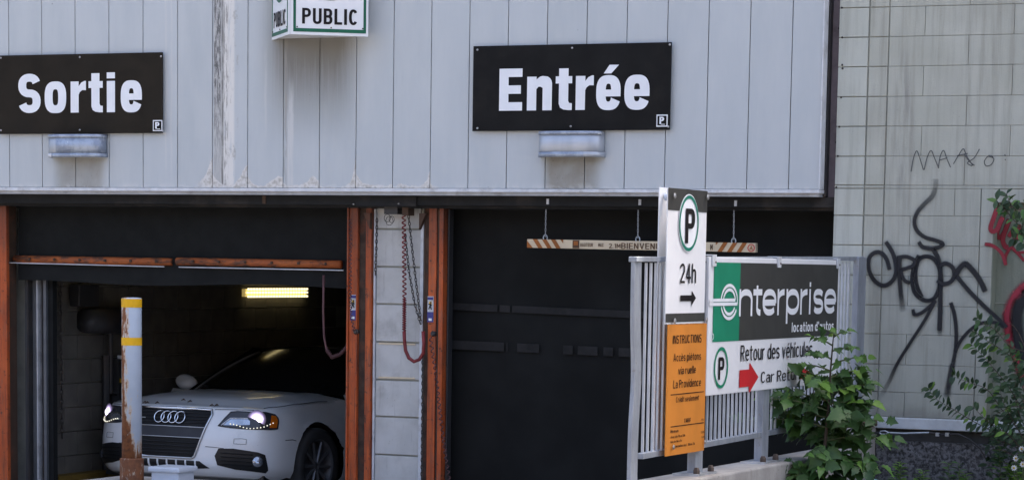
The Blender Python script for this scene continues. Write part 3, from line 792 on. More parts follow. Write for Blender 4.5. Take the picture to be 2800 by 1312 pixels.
# corner gussets at the heads of the frames
MB().prism([(0, 0), (.055, -.12), (.055, .0)], -.02, .02).build('gusset', 'rust_dark', fl).location = (.14, .0, 2.33)
MB().prism([(0, 0), (-.055, -.12), (-.055, 0)], -.02, .02).build('gusset', 'rust_dark', fr_).location = (.03, .0, 2.33)
for t, cx in ((fl, 2.912 - 2.858), (fr_, 3.558 - 3.487)):       # warning stickers
    MB().box(cx - .024, cx + .024, -.006, -.002, 1.53, 1.72).build('sticker', 'white_trim', t)
    MB().box(cx - .024, cx + .024, -.009, -.006, 1.53, 1.605).build('sticker_panel', 'blue', t)
    MB().box(cx - .012, cx + .014, -.012, -.009, 1.54, 1.558).build('sticker_note', 'print_white', t)
    MB().box(cx - .022, cx + .022, -.009, -.006, 1.695, 1.715).build('sticker_band', 'blue', t)
    st = [(cx + (.018 if k % 2 else .008) * math.cos(k * math.pi / 5 + .3), 1.67 + (.018 if k % 2 else .008) * math.sin(k * math.pi / 5 + .3)) for k in range(10)]
    MB().prism(st, -.011, -.008).build('sticker_star', 'pictogram_yellow', t)
    mb = MB()
    for p, q in (((-.012, 1.625), (0, 1.65)), ((.012, 1.622), (0, 1.65)), ((0, 1.648), (.006, 1.682)), ((-.014, 1.665), (.014, 1.652))):
        ribbon(mb, [(cx + p[0], p[1]), (cx + q[0], q[1])], .004, .004, -.0125)
    mb.build('sticker_figure', 'print_black', t, recalc=False)
    MB().lathe([(.018, .02), (.022, -.02), (.012, -.035)], 7, 'y', (cx + .03, 0, 1.445)).build('latch_knob', 'dark_steel', t)

# partly lowered exit door: dark curtain, orange bottom bar, white strip, rubber skirt
dr = thing('roll_up_door', 'partly lowered dark roll-up door with orange bottom bar over the exit', 'door', (1.3, .40, 1.75))
MB().box(-1.50, 1.50, .01, .035, .22, .64).build('curtain', 'rubber', dr)
MB().grid(lambda u, v: (-1.49 + 2.96 * u, -.012 - .01 * math.sin(u * 17), .02 + .012 * math.sin(u * 9 + 1) * (1 - v) + (.205 - .01 * u) * v), 40, 3).build('rubber_skirt', 'rubber', dr, smooth=True)
def bar(xa, ya, xb, yb, xc0, xc1):
    p, q = onY(xa, ya, .38), onY(xb, yb, .38)
    pts = [(p.x - 1.3, -.03, p.z - 1.75), (q.x - 1.3, -.03, q.z - 1.75)]
    t = MB().tube(pts, .030, 12).build('bottom_bar', 'bar_orange', dr, smooth=True)
    n = 6
    for k in range(n):
        f = (k + .7) / (n + .2)
        c0 = Vector(pts[0]).lerp(Vector(pts[1]), f)
        MB().lathe([(.011, 0), (.011, -.012), (.006, -.016)], 8, 'y', (c0.x, -.062, c0.z + .002)).build('bolt', 'rust_dark', dr)
bar(42, 708, 472, 716, 0, 0); bar(486, 714, 935, 723, 0, 0)
for (xa, ya, xb, yb) in ((18, 718, 450, 729), (490, 730, 940, 739)):
    p, q = onY(xa, ya, .36), onY(xb, yb, .36)
    MB().tube([(p.x - 1.3, -.045, p.z - 1.75), (q.x - 1.3, -.045, q.z - 1.75)], .0045, 6).build('white_strip', 'white_trim', dr)
# guide rails of that door on the left
tr = thing('door_track', 'grey steel vertical door track beside the left orange frame', 'door track', (-.17, .45, 0))
for x0, x1, y0, y1, mt in ((0, .045, .02, .06, 'track_steel'), (.045, .06, -.02, .1, 'dark_steel'), (.06, .13, .04, .07, 'track_steel'), (.13, .142, -.01, .09, 'grey_trim'), (.142, .19, .05, .09, 'dark_steel'), (.19, .215, .0, .05, 'track_steel'), (.215, .26, .03, .09, 'rubber')):
    MB().box(x0 - .015, x1 - .015, y0, y1, -.1, 1.80).build('rail', mt, tr)

# fluorescent lamp on the left wall inside
fx_ = thing('fluorescent_lamp', 'lit yellow fluorescent lamp with wire guard deep in the exit lane', 'lamp', (-.2, 4.6, 1.67))
MB().box(0, .03, -.6, .6, -.035, .035).build('housing', 'diffuser', fx_)
for z in (-.034, 0.002, .034):
    MB().tube([(.045, -.58 + abs(z) * .5, z), (.045, .58, z)], .010, 10).build('tube', 'tube_light', fx_, smooth=True)
for k in range(22):
    y = -.56 + k * .054
    MB().tube([(.0, y, .052), (.06, y, .05), (.064, y, 0), (.06, y, -.05), (.0, y, -.052)], .0017, 5).build('guard_wire', 'dark_steel', fx_)
f2 = thing('fluorescent_lamp', 'fluorescent lamp above the exit curtain lighting the left block wall', 'lamp', (.12, 1.35, 2.30))
MB().box(-.05, .05, -.45, .45, 0, .04).build('housing', 'white_trim', f2)
MB().tube([(0, -.42, -.02), (0, .42, -.02)], .012, 8).build('tube', 'tube_light', f2)

# things on the left inner wall
def chain_mesh(pts, pitch=.034, r=.0042, w=.011):
    mb = MB(); pts = [Vector(p) for p in pts]
    seg = [(pts[i], pts[i + 1]) for i in range(len(pts) - 1)]; tot = sum((b - a).length for a, b in seg); n = int(tot / pitch); s_ = 0
    for k in range(n):
        dd = (k + .5) * pitch; acc = 0
        for a, b in seg:
            L = (b - a).length
            if acc + L >= dd or (a, b) == seg[-1]: break
            acc += L
        t = (b - a).normalized(); c0 = a + t * (dd - acc)
        u = t.orthogonal().normalized(); w_ = t.cross(u)
        if k % 2: u, w_ = w_, -u
        mb.tube([c0 + t * (pitch * .68 * math.cos(q)) + u * (w * math.sin(q)) for q in [j * math.pi / 4 for j in range(8)]], r, 5, True)
    return mb
for px, y0, y1, lb in ((141, 770, 1190, 'thin dark chain hanging on the inner wall, nearer the door track'), (166, 770, 1200, 'thin dark chain hanging on the inner wall, farther from the door track')):
    a, b = onX(px - 1, y0, -.16), onX(px + (4 if px > 150 else 9), y1, -.16)
    tag(chain_mesh([a, b], .04, .005, .012).build('hanging_chain', 'chain'), lb, 'chain', 'chains on the inner wall')
p = onX(285, 830, -.12)
op = thing('door_operator', 'dark motor and control box on the inner wall behind the bollard', 'machine', (p.x, p.y, p.z))
MB().box(-.05, .05, -.45, -.15, -.02, .16).build('control_box', 'dark_steel', op, bevel=.01)
MB().lathe([(.0, -.35), (.10, -.34), (.11, 0), (.11, .25), (.07, .3)], 16, 'y', (0, .05, -.14)).build('motor', 'dark_steel', op, smooth=True)
MB().tube([(0, .1, -.2), (0, .1, -.75), (0, .35, -.8)], .02, 8).build('conduit', 'dark_steel', op)
MB().box(-.01, .03, .0, .5, -.25, -.235).build('bracket', 'track_steel', op)
p = onX(290, 985, -.15)
st2 = thing('stand_pipe', 'dark pipe with yellow marks standing at the inner wall', 'pipe', (p.x, p.y, -.3))
MB().tube([(0, 0, 0), (0, 0, 1.45)], .035, 10).build('pipe', 'dark_steel', st2)
MB().box(-.02, .06, .1, .34, .7, 1.42).build('cabinet', 'dark_steel', st2)
for z in (1.0, 1.22):
    MB().box(.06, .064, .12, .3, z, z + .035).build('yellow_mark', 'yellow', st2)
for y in (.13, .22):
    MB().box(.03, .07, y, y + .03, 1.42, 1.45).build('cap', 'white_trim', st2)
kb = MB().box(-.2, -.05, .75, 2.0, -.3, .185).build('yellow_kerb', 'old_yellow')
tag(kb, 'yellow painted kerb at the foot of the inner wall', 'kerb')

# ------------------------------------------------------------------ black door signs
def logo(f, x0, y0, x1, y1):
    f.rect(x0, y0, x1, y1, 'print_white', 'logo_frame', 2)
    dx, dy = (x1 - x0) * .10, (y1 - y0) * .10
    f.rect(x0 + dx, y0 + dy, x1 - dx, y1 - dy, 'sign_black', 'logo_field', 3)
    (ua, va), (ub, vb) = f.uv(x0, y1), f.uv(x1, y0); h = vb - va; w = ub - ua
    mb = MB(); text_mesh(mb, 'P', ua + w * .28, ua + w * .72, va + h * .22, h * .6, stem=.28, bar=.2, y=-.0105)
    mb.add([(ua + w * .42, -.0105, va + h * .16), (ua + w * .80, -.0105, va + h * .16), (ua + w * .80, -.0105, va + h * .22), (ua + w * .42, -.0105, va + h * .22)], [(0, 1, 2, 3)])
    mb.build('logo_letter', 'print_white', f.r, recalc=False)

so = thing('exit_sign', 'black sign with white Sortie lettering above the left door', 'sign', (.665, -.035, 2.914))
f = Face(so, 'Y', -.035)
MB().box(-.752, .748, .0, .012, 0, .603).build('board', 'sign_brown', so, bevel=.002)
f.text('Sortie', 0, 0, 310, 203, 'print_white', boxes=[(51, 112), (123, 182), (194, 236), (243, 282), (293, 318), (331, 389)], stem=.245, bar=.20, xh=.785)
for x, y in ((3, 159), (219, 157), (441, 155), (3, 357), (219, 356), (446, 359)): f.screw(x, y)
logo(f, 419, 329, 445, 359)
en = thing('entrance_sign', 'black sign with white Entrée lettering above the right door', 'sign', (4.774, -.035, 2.912))
f = Face(en, 'Y', -.035)
MB().box(-.762, .760, .0, .012, 0, .602).build('board', 'sign_black', en, bevel=.002)
f.text('Entrée', 0, 0, 303.5, 189, 'print_white', boxes=[(1366, 1429), (1442, 1510), (1520, 1565), (1575, 1624), (1631, 1698), (1708, 1777)], stem=.245, bar=.20, xh=.80)
for x, y in ((1306, 137), (1565, 132), (1832, 123), (1306, 351), (1561, 346), (1828, 347)): f.screw(x, y)
logo(f, 1796, 314, 1826, 347)

# curved metal wall lamps below the signs
m = Mat('lamp_metal', .5, .55, .5)
c = m.mix((.40, .43, .47), (.50, .53, .57), m.noise(3, 3, .5, 3, 1, .6).st(.3, .7))
m.col(c); M['lamp_metal'] = m.m
m = Mat('flaking_foil', .45, .5, .5)
c = m.mix((.40, .45, .52), (.26, .30, .37), m.noise(9, 6, .7, 1, 1, 1).st(.40, .60))
c = m.mix(c, (.60, .62, .64), m.noise(11, 5, .7).st(.60, .66))
m.col(c); m.bump(m.noise(30, 5), .006, .8); M['flaking_foil'] = m.m
for nm, lb, xa, xb, za, zb, foil in (('wall_lamp', 'curved metal wall lamp with flaking foil under the Sortie sign', .40, .90, 2.731, 2.905, 1), ('wall_lamp', 'curved metal wall lamp with dented rim under the Entrée sign', 4.545, 5.035, 2.724, 2.905, 0)):
    t = thing(nm, lb, 'lamp', ((xa + xb) / 2, 0, za), 0, 'metal wall lamps under the door signs'); w, h = (xb - xa) / 2, zb - za
    def curve(u, off=0.0):
        a = math.pi * (1 - u); c_, s_ = math.cos(a), math.sin(a)
        return (math.copysign(abs(c_) ** .62, c_) * (w + off), -(abs(s_) ** .62) * (.13 + off))
    def band(z0, z1, off, name, mat, u0=0, u1=1):
        o = MB().grid(lambda u, v: (*curve(u0 + (u1 - u0) * u, off), z0 + (z1 - z0) * v), 48, 2).build(name, mat, t, smooth=True)
        s_ = o.modifiers.new('solid', 'SOLIDIFY'); s_.thickness = .003; return o
    band(.0, h, 0, 'shade', 'lamp_metal')
    if foil:
        band(.03, h - .028, .004, 'flaking_foil', 'flaking_foil', .38, .99); band(h - .028, h, .005, 'rim', 'flaking_foil', .25, 1); band(0, .03, .005, 'rim', 'flaking_foil', .3, 1)
        band(h - .028, h, .005, 'rim', 'lamp_metal', 0, .25); band(0, .03, .005, 'rim', 'white_trim', .08, .3)
    else:
        band(h - .026, h, .005, 'rim', 'flaking_foil', .1, .92); band(0, .036, .005, 'rim', 'flaking_foil', .0, .62); band(0, .036, .005, 'rim', 'lamp_metal', .62, 1)
    MB().zprism([curve(i / 30, -.008) for i in range(31)], h * .45, h * .5).build('baffle', 'dark_steel', t)

# corner sign PUBLIC: two faces meeting in a wedge
A = Vector((2.733, -.45)); Bp = A + Vector((.473, .328)); Cp = A + Vector((-.385, .44))
ZP = 3.589
ps = thing('parking_corner_sign', 'white and green wedge-shaped PUBLIC parking sign on the cladding', 'sign', (A.x, A.y, ZP))
b_in = (Bp - A); c_in = (Cp - A)
MB().zprism([(.0, .012), (b_in.x - .005, b_in.y + .012), (b_in.x - .20, .445), (c_in.x, .445), (c_in.x + .012, c_in.y - .0)], .012, .75).build('case', 'sign_white', ps)
def pface(p0, p1, name):
    d = (p1 - p0); L = d.length; h = bpy.data.objects.new(name, None)
    o = MB().box(0, L, -.004, .012, 0, .76).build(name, 'sign_white', ps, bevel=.003)
    o.location = ((p0 - A).x, (p0 - A).y, 0); o.rotation_euler = (0, 0, math.atan2(d.y, d.x)); return o, L
for p0, p1, nm in ((A + Vector((.012, .004)), Bp, 'front_face'), (Cp, A + Vector((-.006, .006)), 'side_face')):
    fo, L = pface(p0, p1, nm)
    mb = MB()
    for x0, x1, z0, z1 in ((.03 * L, .064 * L, .022, .74), (.938 * L, .972 * L, .022, .74), (.064 * L, .938 * L, .022, .047)):
        mb.box(x0, x1, -.0065, -.004, z0, z1)
    mb.build('green_border', 'dark_green', fo)
    letters(fo, 'PUBLIC', .143 * L, .862 * L, .079, .112, 'print_black', stem=.22, bar=.16, y=-.0075)
    n = 48; ro, ri = circle(L / 2, .455, .205, n), circle(L / 2, .455, .17, n)
    MB().add([(a, -.0075, b) for a, b in ro + ri], [(k, (k + 1) % n, n + (k + 1) % n, n + k) for k in range(n)]).build('green_ring', 'dark_green', fo, recalc=False)
    text_mesh(MB(), 'P', L / 2 - .07, L / 2 + .08, .36, .19, stem=.2, bar=.15, y=-.0075).build('parking_letter', 'print_black', fo, recalc=False)
    for x in (.08 * L, .52 * L, .93 * L):
        MB().lathe([(.006, -.004), (.005, -.010)], 8, 'y', (x, 0, .056)).build('screw', 'dark_screw', fo)

# ------------------------------------------------------------------ hanging height bar
p0, p1 = onY(1441, 665, .2), onY(2066, 678, .2)
d_ = p1 - p0
hb = thing('height_bar', 'cream height limit bar with hazard stripes hanging in the entrance', 'sign', (p0.x, .2, p0.z), 0)
f = Face(hb, 'Y', .185)
def hz(xa, ya, xb, yb, xc, yc, xd, yd, mat, nm, layer): return f.poly([(xa, ya), (xb, yb), (xc, yc), (xd, yd)], mat, nm, layer)
def ytop(x): return 653.5 + (x - 1441) * (664.5 - 653.5) / 625
def ybot(x): return 677 + (x - 1441) * (690 - 677) / 625
q = [f.uv(1441, ybot(1441)), f.uv(2066, ybot(2066)), f.uv(2066, ytop(2066)), f.uv(1441, ytop(1441))]
MB().prism(q, -.012, .03).build('board', 'cream', hb, bevel=.002)
for r in f.r.children: pass
def stripe(x0, x1, lean):
    z = lambda x, top: (x, ytop(x) if top else ybot(x))
    a, b = x0 / 3.68 + 1400, x1 / 3.68 + 1400
    f.poly([z(a + lean, 0), z(b + lean, 0), z(b, 1), z(a, 1)], 'bar_brown', 'hazard_stripe', 6)
f.poly([(1441, ybot(1441)), (1457, ybot(1457)), (1441, ytop(1441) + 4)], 'bar_brown', 'hazard_stripe', 6)
for x0 in (208, 300, 390): stripe(x0, x0 + 46, 15)
f.poly([(1532, ytop(1532)), (1540, ytop(1540)), (1540, ytop(1540) + 10)], 'bar_brown', 'hazard_stripe', 6)
f.poly([(1957, ytop(1957)), (1964, ytop(1964)), (1957, ytop(1957) + 8)], 'bar_brown', 'hazard_stripe', 6)
for x0 in (2125, 2222, 2318): stripe(x0, x0 + 46, -16)
f.rect(610 / 3.68 + 1400, ytop(1566) + 1, 676 / 3.68 + 1400, ybot(1575) - 1, 'text_brown', 'brown_emblem', 6)
f.rect(622 / 3.68 + 1400, ytop(1566) + 4, 664 / 3.68 + 1400, ybot(1575) - 9, 'bar_brown', 'emblem_field', 7)
def btxt(s, a, b, yb_, yt_, **k): f.text(s, a / 3.68 + 1400, b / 3.68 + 1400, yb_ / 3.68 + 500, yt_ / 3.68 + 500, 'text_brown', layer=6, **k)
btxt('HAUTEUR', 687, 815, 640, 605, stem=.2); btxt('MAX', 867, 921, 642, 607, stem=.2); btxt('2.1M', 974, 1092, 657, 610, stem=.16); btxt('BIENVENUE', 1099, 1545, 664, 604, stem=.16)
btxt('M', 1994, 2020, 674, 620, stem=.28)
u, v = f.uv(2406 / 3.68 + 1400, 654 / 3.68 + 500)
f.ring(u, v, .021, .027, 'sign_red', 'red_ring', 6)
mb = MB(); ribbon(mb, [(u - .01, v - .012), (u, v), (u + .012, v - .012)], .003, .003, -.017); ribbon(mb, [(u, v), (u + .002, v + .014)], .004, .004, -.0175); mb.build('walker_mark', 'bar_brown', hb, recalc=False)
for px, py in ((1497, 551), (1749, 553), (2011, 556)):
    a = onY(px - 4, py + 12, .19); ya = ytop(px); b = onY(px - 6 if px < 1600 else px - 5, ya - 2, .2)
    o = Vector((p0.x, .2, p0.z))
    chain_mesh([a - o, b - o], .020, .0015, .0045).build('chain', 'galvanised', hb)
    MB().tube([b - o + Vector((.016 * math.cos(k * .785), 0, .006 + .022 * math.sin(k * .785))) for k in range(8)], .004, 6, True).build('hook', 'galvanised', hb)
    cpos = onY(px, py, .11) - o
    MB().box(cpos.x - .009, cpos.x + .009, cpos.y, cpos.y + .02, cpos.z - .02, cpos.z + .02).build('clip', 'white_trim', hb)

# ------------------------------------------------------------------ hoses, chains and wires at the pillar
def helix(path, amp, pitch, n=9):
    path = [Vector(p) for p in path]; out = []; ph = 0
    for a, b in zip(path, path[1:]):
        L = (b - a).length; t = (b - a).normalized(); u = t.orthogonal().normalized() if abs(t.x) > .9 else (Vector((1, 0, 0)) - t * t.x).normalized()
        w = t.cross(u); k = max(2, int(L / pitch * n))
        for i in range(k):
            s_ = i / k; out.append(a + (b - a) * s_ + (u * math.cos(ph) + w * math.sin(ph)) * amp); ph += 2 * math.pi * L / pitch / k
    return out
YH = .20
c1 = [onY(1104, 590, YH), onY(1105, 700, YH), onY(1106, 815, YH)]
c2 = [onY(1106, 815, YH), onY(1105, 905, YH)]
loop = [onY(x, y, YH) for x, y in ((1105, 905), (1106, 930), (1109, 958), (1118, 978), (1132, 988), (1147, 982), (1157, 965), (1159, 940), (1157, 905))]
hs = thing('coiled_hose', 'red coiled air hose looping down in front of the white pillar', 'hose', tuple(c1[0]), 0, 'coiled hoses by the door frames')
def rel(ps_, o): return [p - Vector(o) for p in ps_]
MB().tube(helix(rel(c1, c1[0]), .013, .036), .0052, 6).build('coil', 'hose_red', hs, smooth=True)
MB().tube(helix(rel(c2, c1[0]), .012, .017), .0052, 6).build('tight_coil', 'hose_red', hs, smooth=True)
MB().tube(rel(loop, c1[0]), .0135, 10).build('loop', 'hose_red', hs, smooth=True)
l2 = [onY(x, y, .30) for x, y in ((885, 752), (884, 850), (886, 920), (893, 955), (908, 976), (930, 968), (950, 945), (962, 920), (970, 906))]
h2 = thing('coiled_hose', 'dull ribbed hose hanging inside the exit door beside its orange frame', 'hose', tuple(l2[0]), 0, 'coiled hoses by the door frames')
MB().tube(rel(l2, l2[0]), .009, 8).build('core', 'hose_dark', h2, smooth=True)
MB().tube(helix(rel(l2[3:], l2[0]), .014, .016, 7), .004, 5).build('ribs', 'hose_dark', h2)
l3 = [onY(x, y, .20) for x, y in ((1177, 922), (1183, 965), (1190, 1010), (1196, 1060), (1204, 1130), (1212, 1200), (1222, 1270), (1232, 1330))]
h3 = thing('coiled_hose', 'thin dark red coiled cord running down the right orange frame', 'hose', tuple(l3[0]), 0, 'coiled hoses by the door frames')
MB().tube(helix(rel(l3, l3[0]), .011, .042), .0042, 6).build('coil', 'hose_dark', h3, smooth=True)
l4 = [onY(958, 600, .2), onY(958, 790, .2), onY(960, 860, .2), onY(968, 905, .2)]
h4 = thing('coiled_hose', 'thin dark red coiled cord running down the left orange frame', 'hose', tuple(l4[0]), 0, 'coiled hoses by the door frames')
MB().tube(helix(rel(l4, l4[0]), .008, .03), .004, 6).build('coil', 'hose_dark', h4, smooth=True)
for pts, lb in (([(1117, 588), (1128, 690), (1140, 790), (1152, 885)], 'thin chain slanting across the white pillar, right one'), ([(1108, 640), (1118, 740), (1134, 830), (1151, 890)], 'thin chain slanting across the white pillar, left one'), ([(1031, 598), (1029, 680), (1026, 760)], 'short chain at the left edge of the white pillar'), ([(1156, 985), (1155, 1150), (1153, 1312)], 'long thin chain down the right edge of the white pillar')):
    tag(chain_mesh([onY(x, y, .235) for x, y in pts], .026, .0033, .008).build('hanging_chain', 'chain'), lb, 'chain', 'chains hanging by the white pillar')
jb = onY(1070, 578, .2)
wb = thing('junction_box', 'small dark junction box with looping wires under the lintel', 'box', tuple(jb))
MB().box(-.05, .06, -.02, .1, -.02, .035).build('box', 'dark_steel', wb)
for k, (r, dx, dz) in enumerate(((.03, .0, -.07), (.022, .02, -.06), (.026, -.015, -.05))):
    MB().tube([(dx + r * math.cos(a * .5), -.03 - .003 * k, dz + r * 1.1 * math.sin(a * .5)) for a in range(13)], .0022, 5, True).build('wire', 'wire', wb)
MB().box(.10, .15, -.02, .08, -.03, .03).build('pulley_block', 'rust_dark', wb)

# ------------------------------------------------------------------ bollard, plastic post, kerb island
isl = MB().box(1.42, 2.9, -1.75, -.62, -.05, .352).build('concrete_island', 'concrete', bevel=.03)
tag(isl, 'low concrete island under the rusty bollard', 'kerb')
bo = thing('bollard', 'pale blue steel bollard with yellow bands and heavy rust', 'bollard', (1.742, -1.0, .352))
MB().lathe([(.073, 0), (.073, 1.318), (.070, 1.328), (.045, 1.331)], 32).build('post', 'bollard_paint', bo, smooth=False)
bo.children[0].data.polygons.foreach_set('use_smooth', [len(p.vertices) < 5 for p in bo.children[0].data.polygons])
MB().lathe([(.088, -.05), (.088, .158), (.075, .164)], 32).build('sleeve', 'rusty_sleeve', bo)
MB().lathe([(.0748, 1.26), (.0748, 1.322)], 32).build('top_band', 'yellow', bo)
MB().lathe([(.0748, .985), (.0748, 1.042)], 32).build('lower_band', 'yellow', bo)
pp = thing('plastic_post', 'pale grey square plastic post with a capped top before the car', 'post', (2.03, -.9, .35))
MB().box(-.115, .115, -.115, .115, 0, .092).build('post', 'pale_plastic', pp, bevel=.01)
MB().box(-.135, .135, -.135, .135, .072, .112).build('cap', 'pale_plastic', pp, bevel=.012)

# ------------------------------------------------------------------ car
car = thing('white_car', 'white sedan with lit headlights nosing out of the exit door', 'car', (.872, .88, .075), 0)
CAR_YAW, CAR_PITCH = math.radians(-4), math.radians(-6.2)
car.rotation_euler = (CAR_PITCH, 0, CAR_YAW)
plan = [(0, 0), (.2, .004), (.36, .016), (.50, .043), (.62, .080), (.72, .130), (.80, .205), (.855, .31), (.885, .45), (.899, .62), (.905, .85), (.911, 1.2), (.913, 1.8), (.913, 2.6), (.905, 3.6), (.86, 4.3), (.74, 4.62)]
cum = [0]
for a, b in zip(plan, plan[1:]): cum.append(cum[-1] + math.dist(a, b))
def cat(p0_, p1_, p2_, p3_, t):
    return .5 * ((2 * p1_) + (-p0_ + p2_) * t + (2 * p0_ - 5 * p1_ + 4 * p2_ - p3_) * t * t + (-p0_ + 3 * p1_ - 3 * p2_ + p3_) * t ** 3)
def plan_at(s_):
    sg = 1 if s_ >= 0 else -1; s_ = min(abs(s_), cum[-1] - 1e-6)
    i = max(k for k in range(len(cum)) if cum[k] <= s_); i = min(i, len(plan) - 2)
    t = (s_ - cum[i]) / (cum[i + 1] - cum[i])
    g_ = lambda k: plan[k] if k >= 0 else (-plan[-k][0], plan[-k][1])
    P4 = [g_(i - 1), g_(i), g_(i + 1), plan[min(i + 2, len(plan) - 1)]]
    x = cat(*[p[0] for p in P4], t); y = cat(*[p[1] for p in P4], t)
    return sg * x, y
def lerpt(tab, x):
    if x <= tab[0][0]: return tab[0][1]
    for (a, va), (b, vb) in zip(tab, tab[1:]):
        if x <= b:
            t = (x - a) / (b - a); t = t * t * (3 - 2 * t) * .4 + t * .6
            return va + (vb - va) * t
    return tab[-1][1]
INS = [(.16, .10), (.20, .045), (.26, .008), (.33, .0), (.45, -.004), (.55, .002), (.63, .018), (.70, .045), (.76, .085), (.95, .15)]
def hoodz(x, y):
    zc = lerpt([(-.1, .68), (.06, .728), (.16, .765), (.35, .815), (.65, .868), (1.0, .915), (1.4, .955), (2, .97), (4.6, .98)], y)
    return zc - .085 * (abs(x) / .9) ** 2.6 * (1 if y < 1.6 else .6) + .012 * math.exp(-((abs(x) - .52) / .09) ** 2) * min(1, y)
def fascia(s_, z, out=0.0):
    x, y = plan_at(s_); e = 1e-3
    xa, ya = plan_at(s_ - e); xb, yb = plan_at(s_ + e); tx, ty = xb - xa, yb - ya; L = math.hypot(tx, ty) or 1
    nx, ny = ty / L, -tx / L          # outward normal
    k = lerpt(INS, z) - out
    return (x - nx * k, y - ny * k, z)
def ztop(s_):
    z = .75
    for _ in range(6):
        p = fascia(s_, z); z = min(.905, hoodz(p[0], p[1]))
    return z
SM = cum[-1]
ss = [(-1 + 2 * i / 150) for i in range(151)]
ss = [math.copysign(abs(q) ** 1.5, q) * (SM - .01) for q in ss]
rows = 26
V, Fc = [], []
WY, WZ, WR = .885, .315, .365
for j in range(rows + 1):
    for s_ in ss:
        zl = .165 + (.035 if abs(s_) > 1.1 else 0); v = j / rows
        V.append(fascia(s_, zl + (ztop(s_) - zl) * v))
ns = len(ss)
for j in range(rows):
    for i in range(ns - 1):
        q = [j * ns + i, j * ns + i + 1, (j + 1) * ns + i + 1, (j + 1) * ns + i]
        cx_, cy_, cz_ = [sum(V[k][a] for k in q) / 4 for a in range(3)]
        if abs(cx_) > .7 and any(math.hypot(cy_ - wy, cz_ - WZ) < WR for wy in (WY, WY + 2.81)): continue
        Fc.append(tuple(q))
used = {k for q in Fc for k in q}
for k in used:
    x, y, z = V[k]
    for wy in (WY, WY + 2.81):
        r = math.hypot(y - wy, z - WZ)
        if abs(x) > .7 and r < WR + .028 and z > .17:
            V[k] = (x, wy + (y - wy) / r * WR, WZ + (z - WZ) / r * WR) if r > 1e-4 else V[k]
mb = MB(); mb.add(V, Fc)
# bonnet
fr_i = [i for i in range(ns) if plan_at(ss[i])[1] < 1.30]
HV, HF = [], []; nr = 14
for j in range(nr + 1):
    t = j / nr
    for i in fr_i:
        x, y, z = V[rows * ns + i]
        ye = 1.24 + .22 * (x / .9) ** 2
        x2, y2 = x * (1 - .05 * t), y + (max(ye, y) - y) * t
        zz = hoodz(x2, y2); zz = z + (zz - z) * min(1, t * 4)
        HV.append((x2, y2, zz))
nf = len(fr_i)
for j in range(nr):
    for i in range(nf - 1): HF.append((j * nf + i, j * nf + i + 1, (j + 1) * nf + i + 1, (j + 1) * nf + i))
mb.add(HV, HF)
body = mb.build('body', 'car_paint', car, smooth=True)
bmx = bmesh.new(); bmx.from_mesh(body.data); bmesh.ops.remove_doubles(bmx, verts=bmx.verts, dist=.0015); bmesh.ops.recalc_face_normals(bmx, faces=bmx.faces); bmx.to_mesh(body.data); bmx.free()
# rounded lower edge / splitter and dark underside
def strip(za, zb, o0, o1, smax, name, mat):
    return MB().grid(lambda u, v: fascia((2 * u - 1) * smax, za + (zb - za) * v, o0 + (o1 - o0) * v), 60, 2).build(name, mat, car, smooth=True)
strip(.12, .17, -.10, .004, .98, 'splitter', 'plastic_shade_grey')
MB().box(-.78, .78, .25, 4.4, .14, .2).build('underside', 'car_black', car)
MB().box(-.80, -.2, .3, 1.5, .2, .62).build('wheel_well', 'car_black', car); MB().box(.2, .70, .3, 1.5, .2, .62).build('wheel_well', 'car_black', car)

def sz_of_x(x):                      # arc position for a lateral x on the front
    lo, hi = 0, .95
    for _ in range(30):
        mid_ = (lo + hi) / 2
        if plan_at(mid_)[0] < abs(x): lo = mid_
        else: hi = mid_
    return math.copysign(lo, x)
def patch(pts, name, mat, out=.004, parent=None, n=10):
    """outline given as (s, z) laid on the nose surface, filled as a fine grid so that it follows the curvature"""
    bm = bmesh.new()
    dense = []
    for a, b in zip(pts, pts[1:] + pts[:1]):
        k = max(1, int(math.dist(a, b) / .03))
        dense += [(a[0] + (b[0] - a[0]) * i / k, a[1] + (b[1] - a[1]) * i / k) for i in range(k)]
    vs_ = [bm.verts.new((p[0], p[1], 0)) for p in dense]
    bm.faces.new(vs_)
    x0, x1 = min(p[0] for p in pts), max(p[0] for p in pts); z0, z1 = min(p[1] for p in pts), max(p[1] for p in pts)
    for k in range(1, 24):
        x = x0 + (x1 - x0) * k / 24
        bmesh.ops.bisect_plane(bm, geom=bm.verts[:] + bm.edges[:] + bm.faces[:], plane_co=(x, 0, 0), plane_no=(1, 0, 0))
    for k in range(1, 8):
        z = z0 + (z1 - z0) * k / 8
        bmesh.ops.bisect_plane(bm, geom=bm.verts[:] + bm.edges[:] + bm.faces[:], plane_co=(0, z, 0), plane_no=(0, 1, 0))
    for v in bm.verts: v.co = fascia(v.co.x, v.co.y, out)
    bmesh.ops.recalc_face_normals(bm, faces=bm.faces)
    if sum(f_.normal.y * f_.calc_area() for f_ in bm.faces) > 0: bmesh.ops.reverse_faces(bm, faces=bm.faces)
    me_ = bpy.data.meshes.new(name); bm.to_mesh(me_); bm.free()
    me_.polygons.foreach_set('use_smooth', [True] * len(me_.polygons)); me_.materials.append(M[mat])
    return link(name, me_, parent or car)
def line(pts, r, name, mat, out=.004, parent=None, closed=False, sub=8):
    q = []
    L = pts + ([pts[0]] if closed else [])
    for a, b in zip(L, L[1:]):
        q += [fascia(a[0] + (b[0] - a[0]) * i / sub, a[1] + (b[1] - a[1]) * i / sub, out) for i in range(sub)]
    if not closed: q.append(fascia(*L[-1], out))
    return MB().tube(q, r, 6, closed).build(name, mat, parent or car, smooth=True)
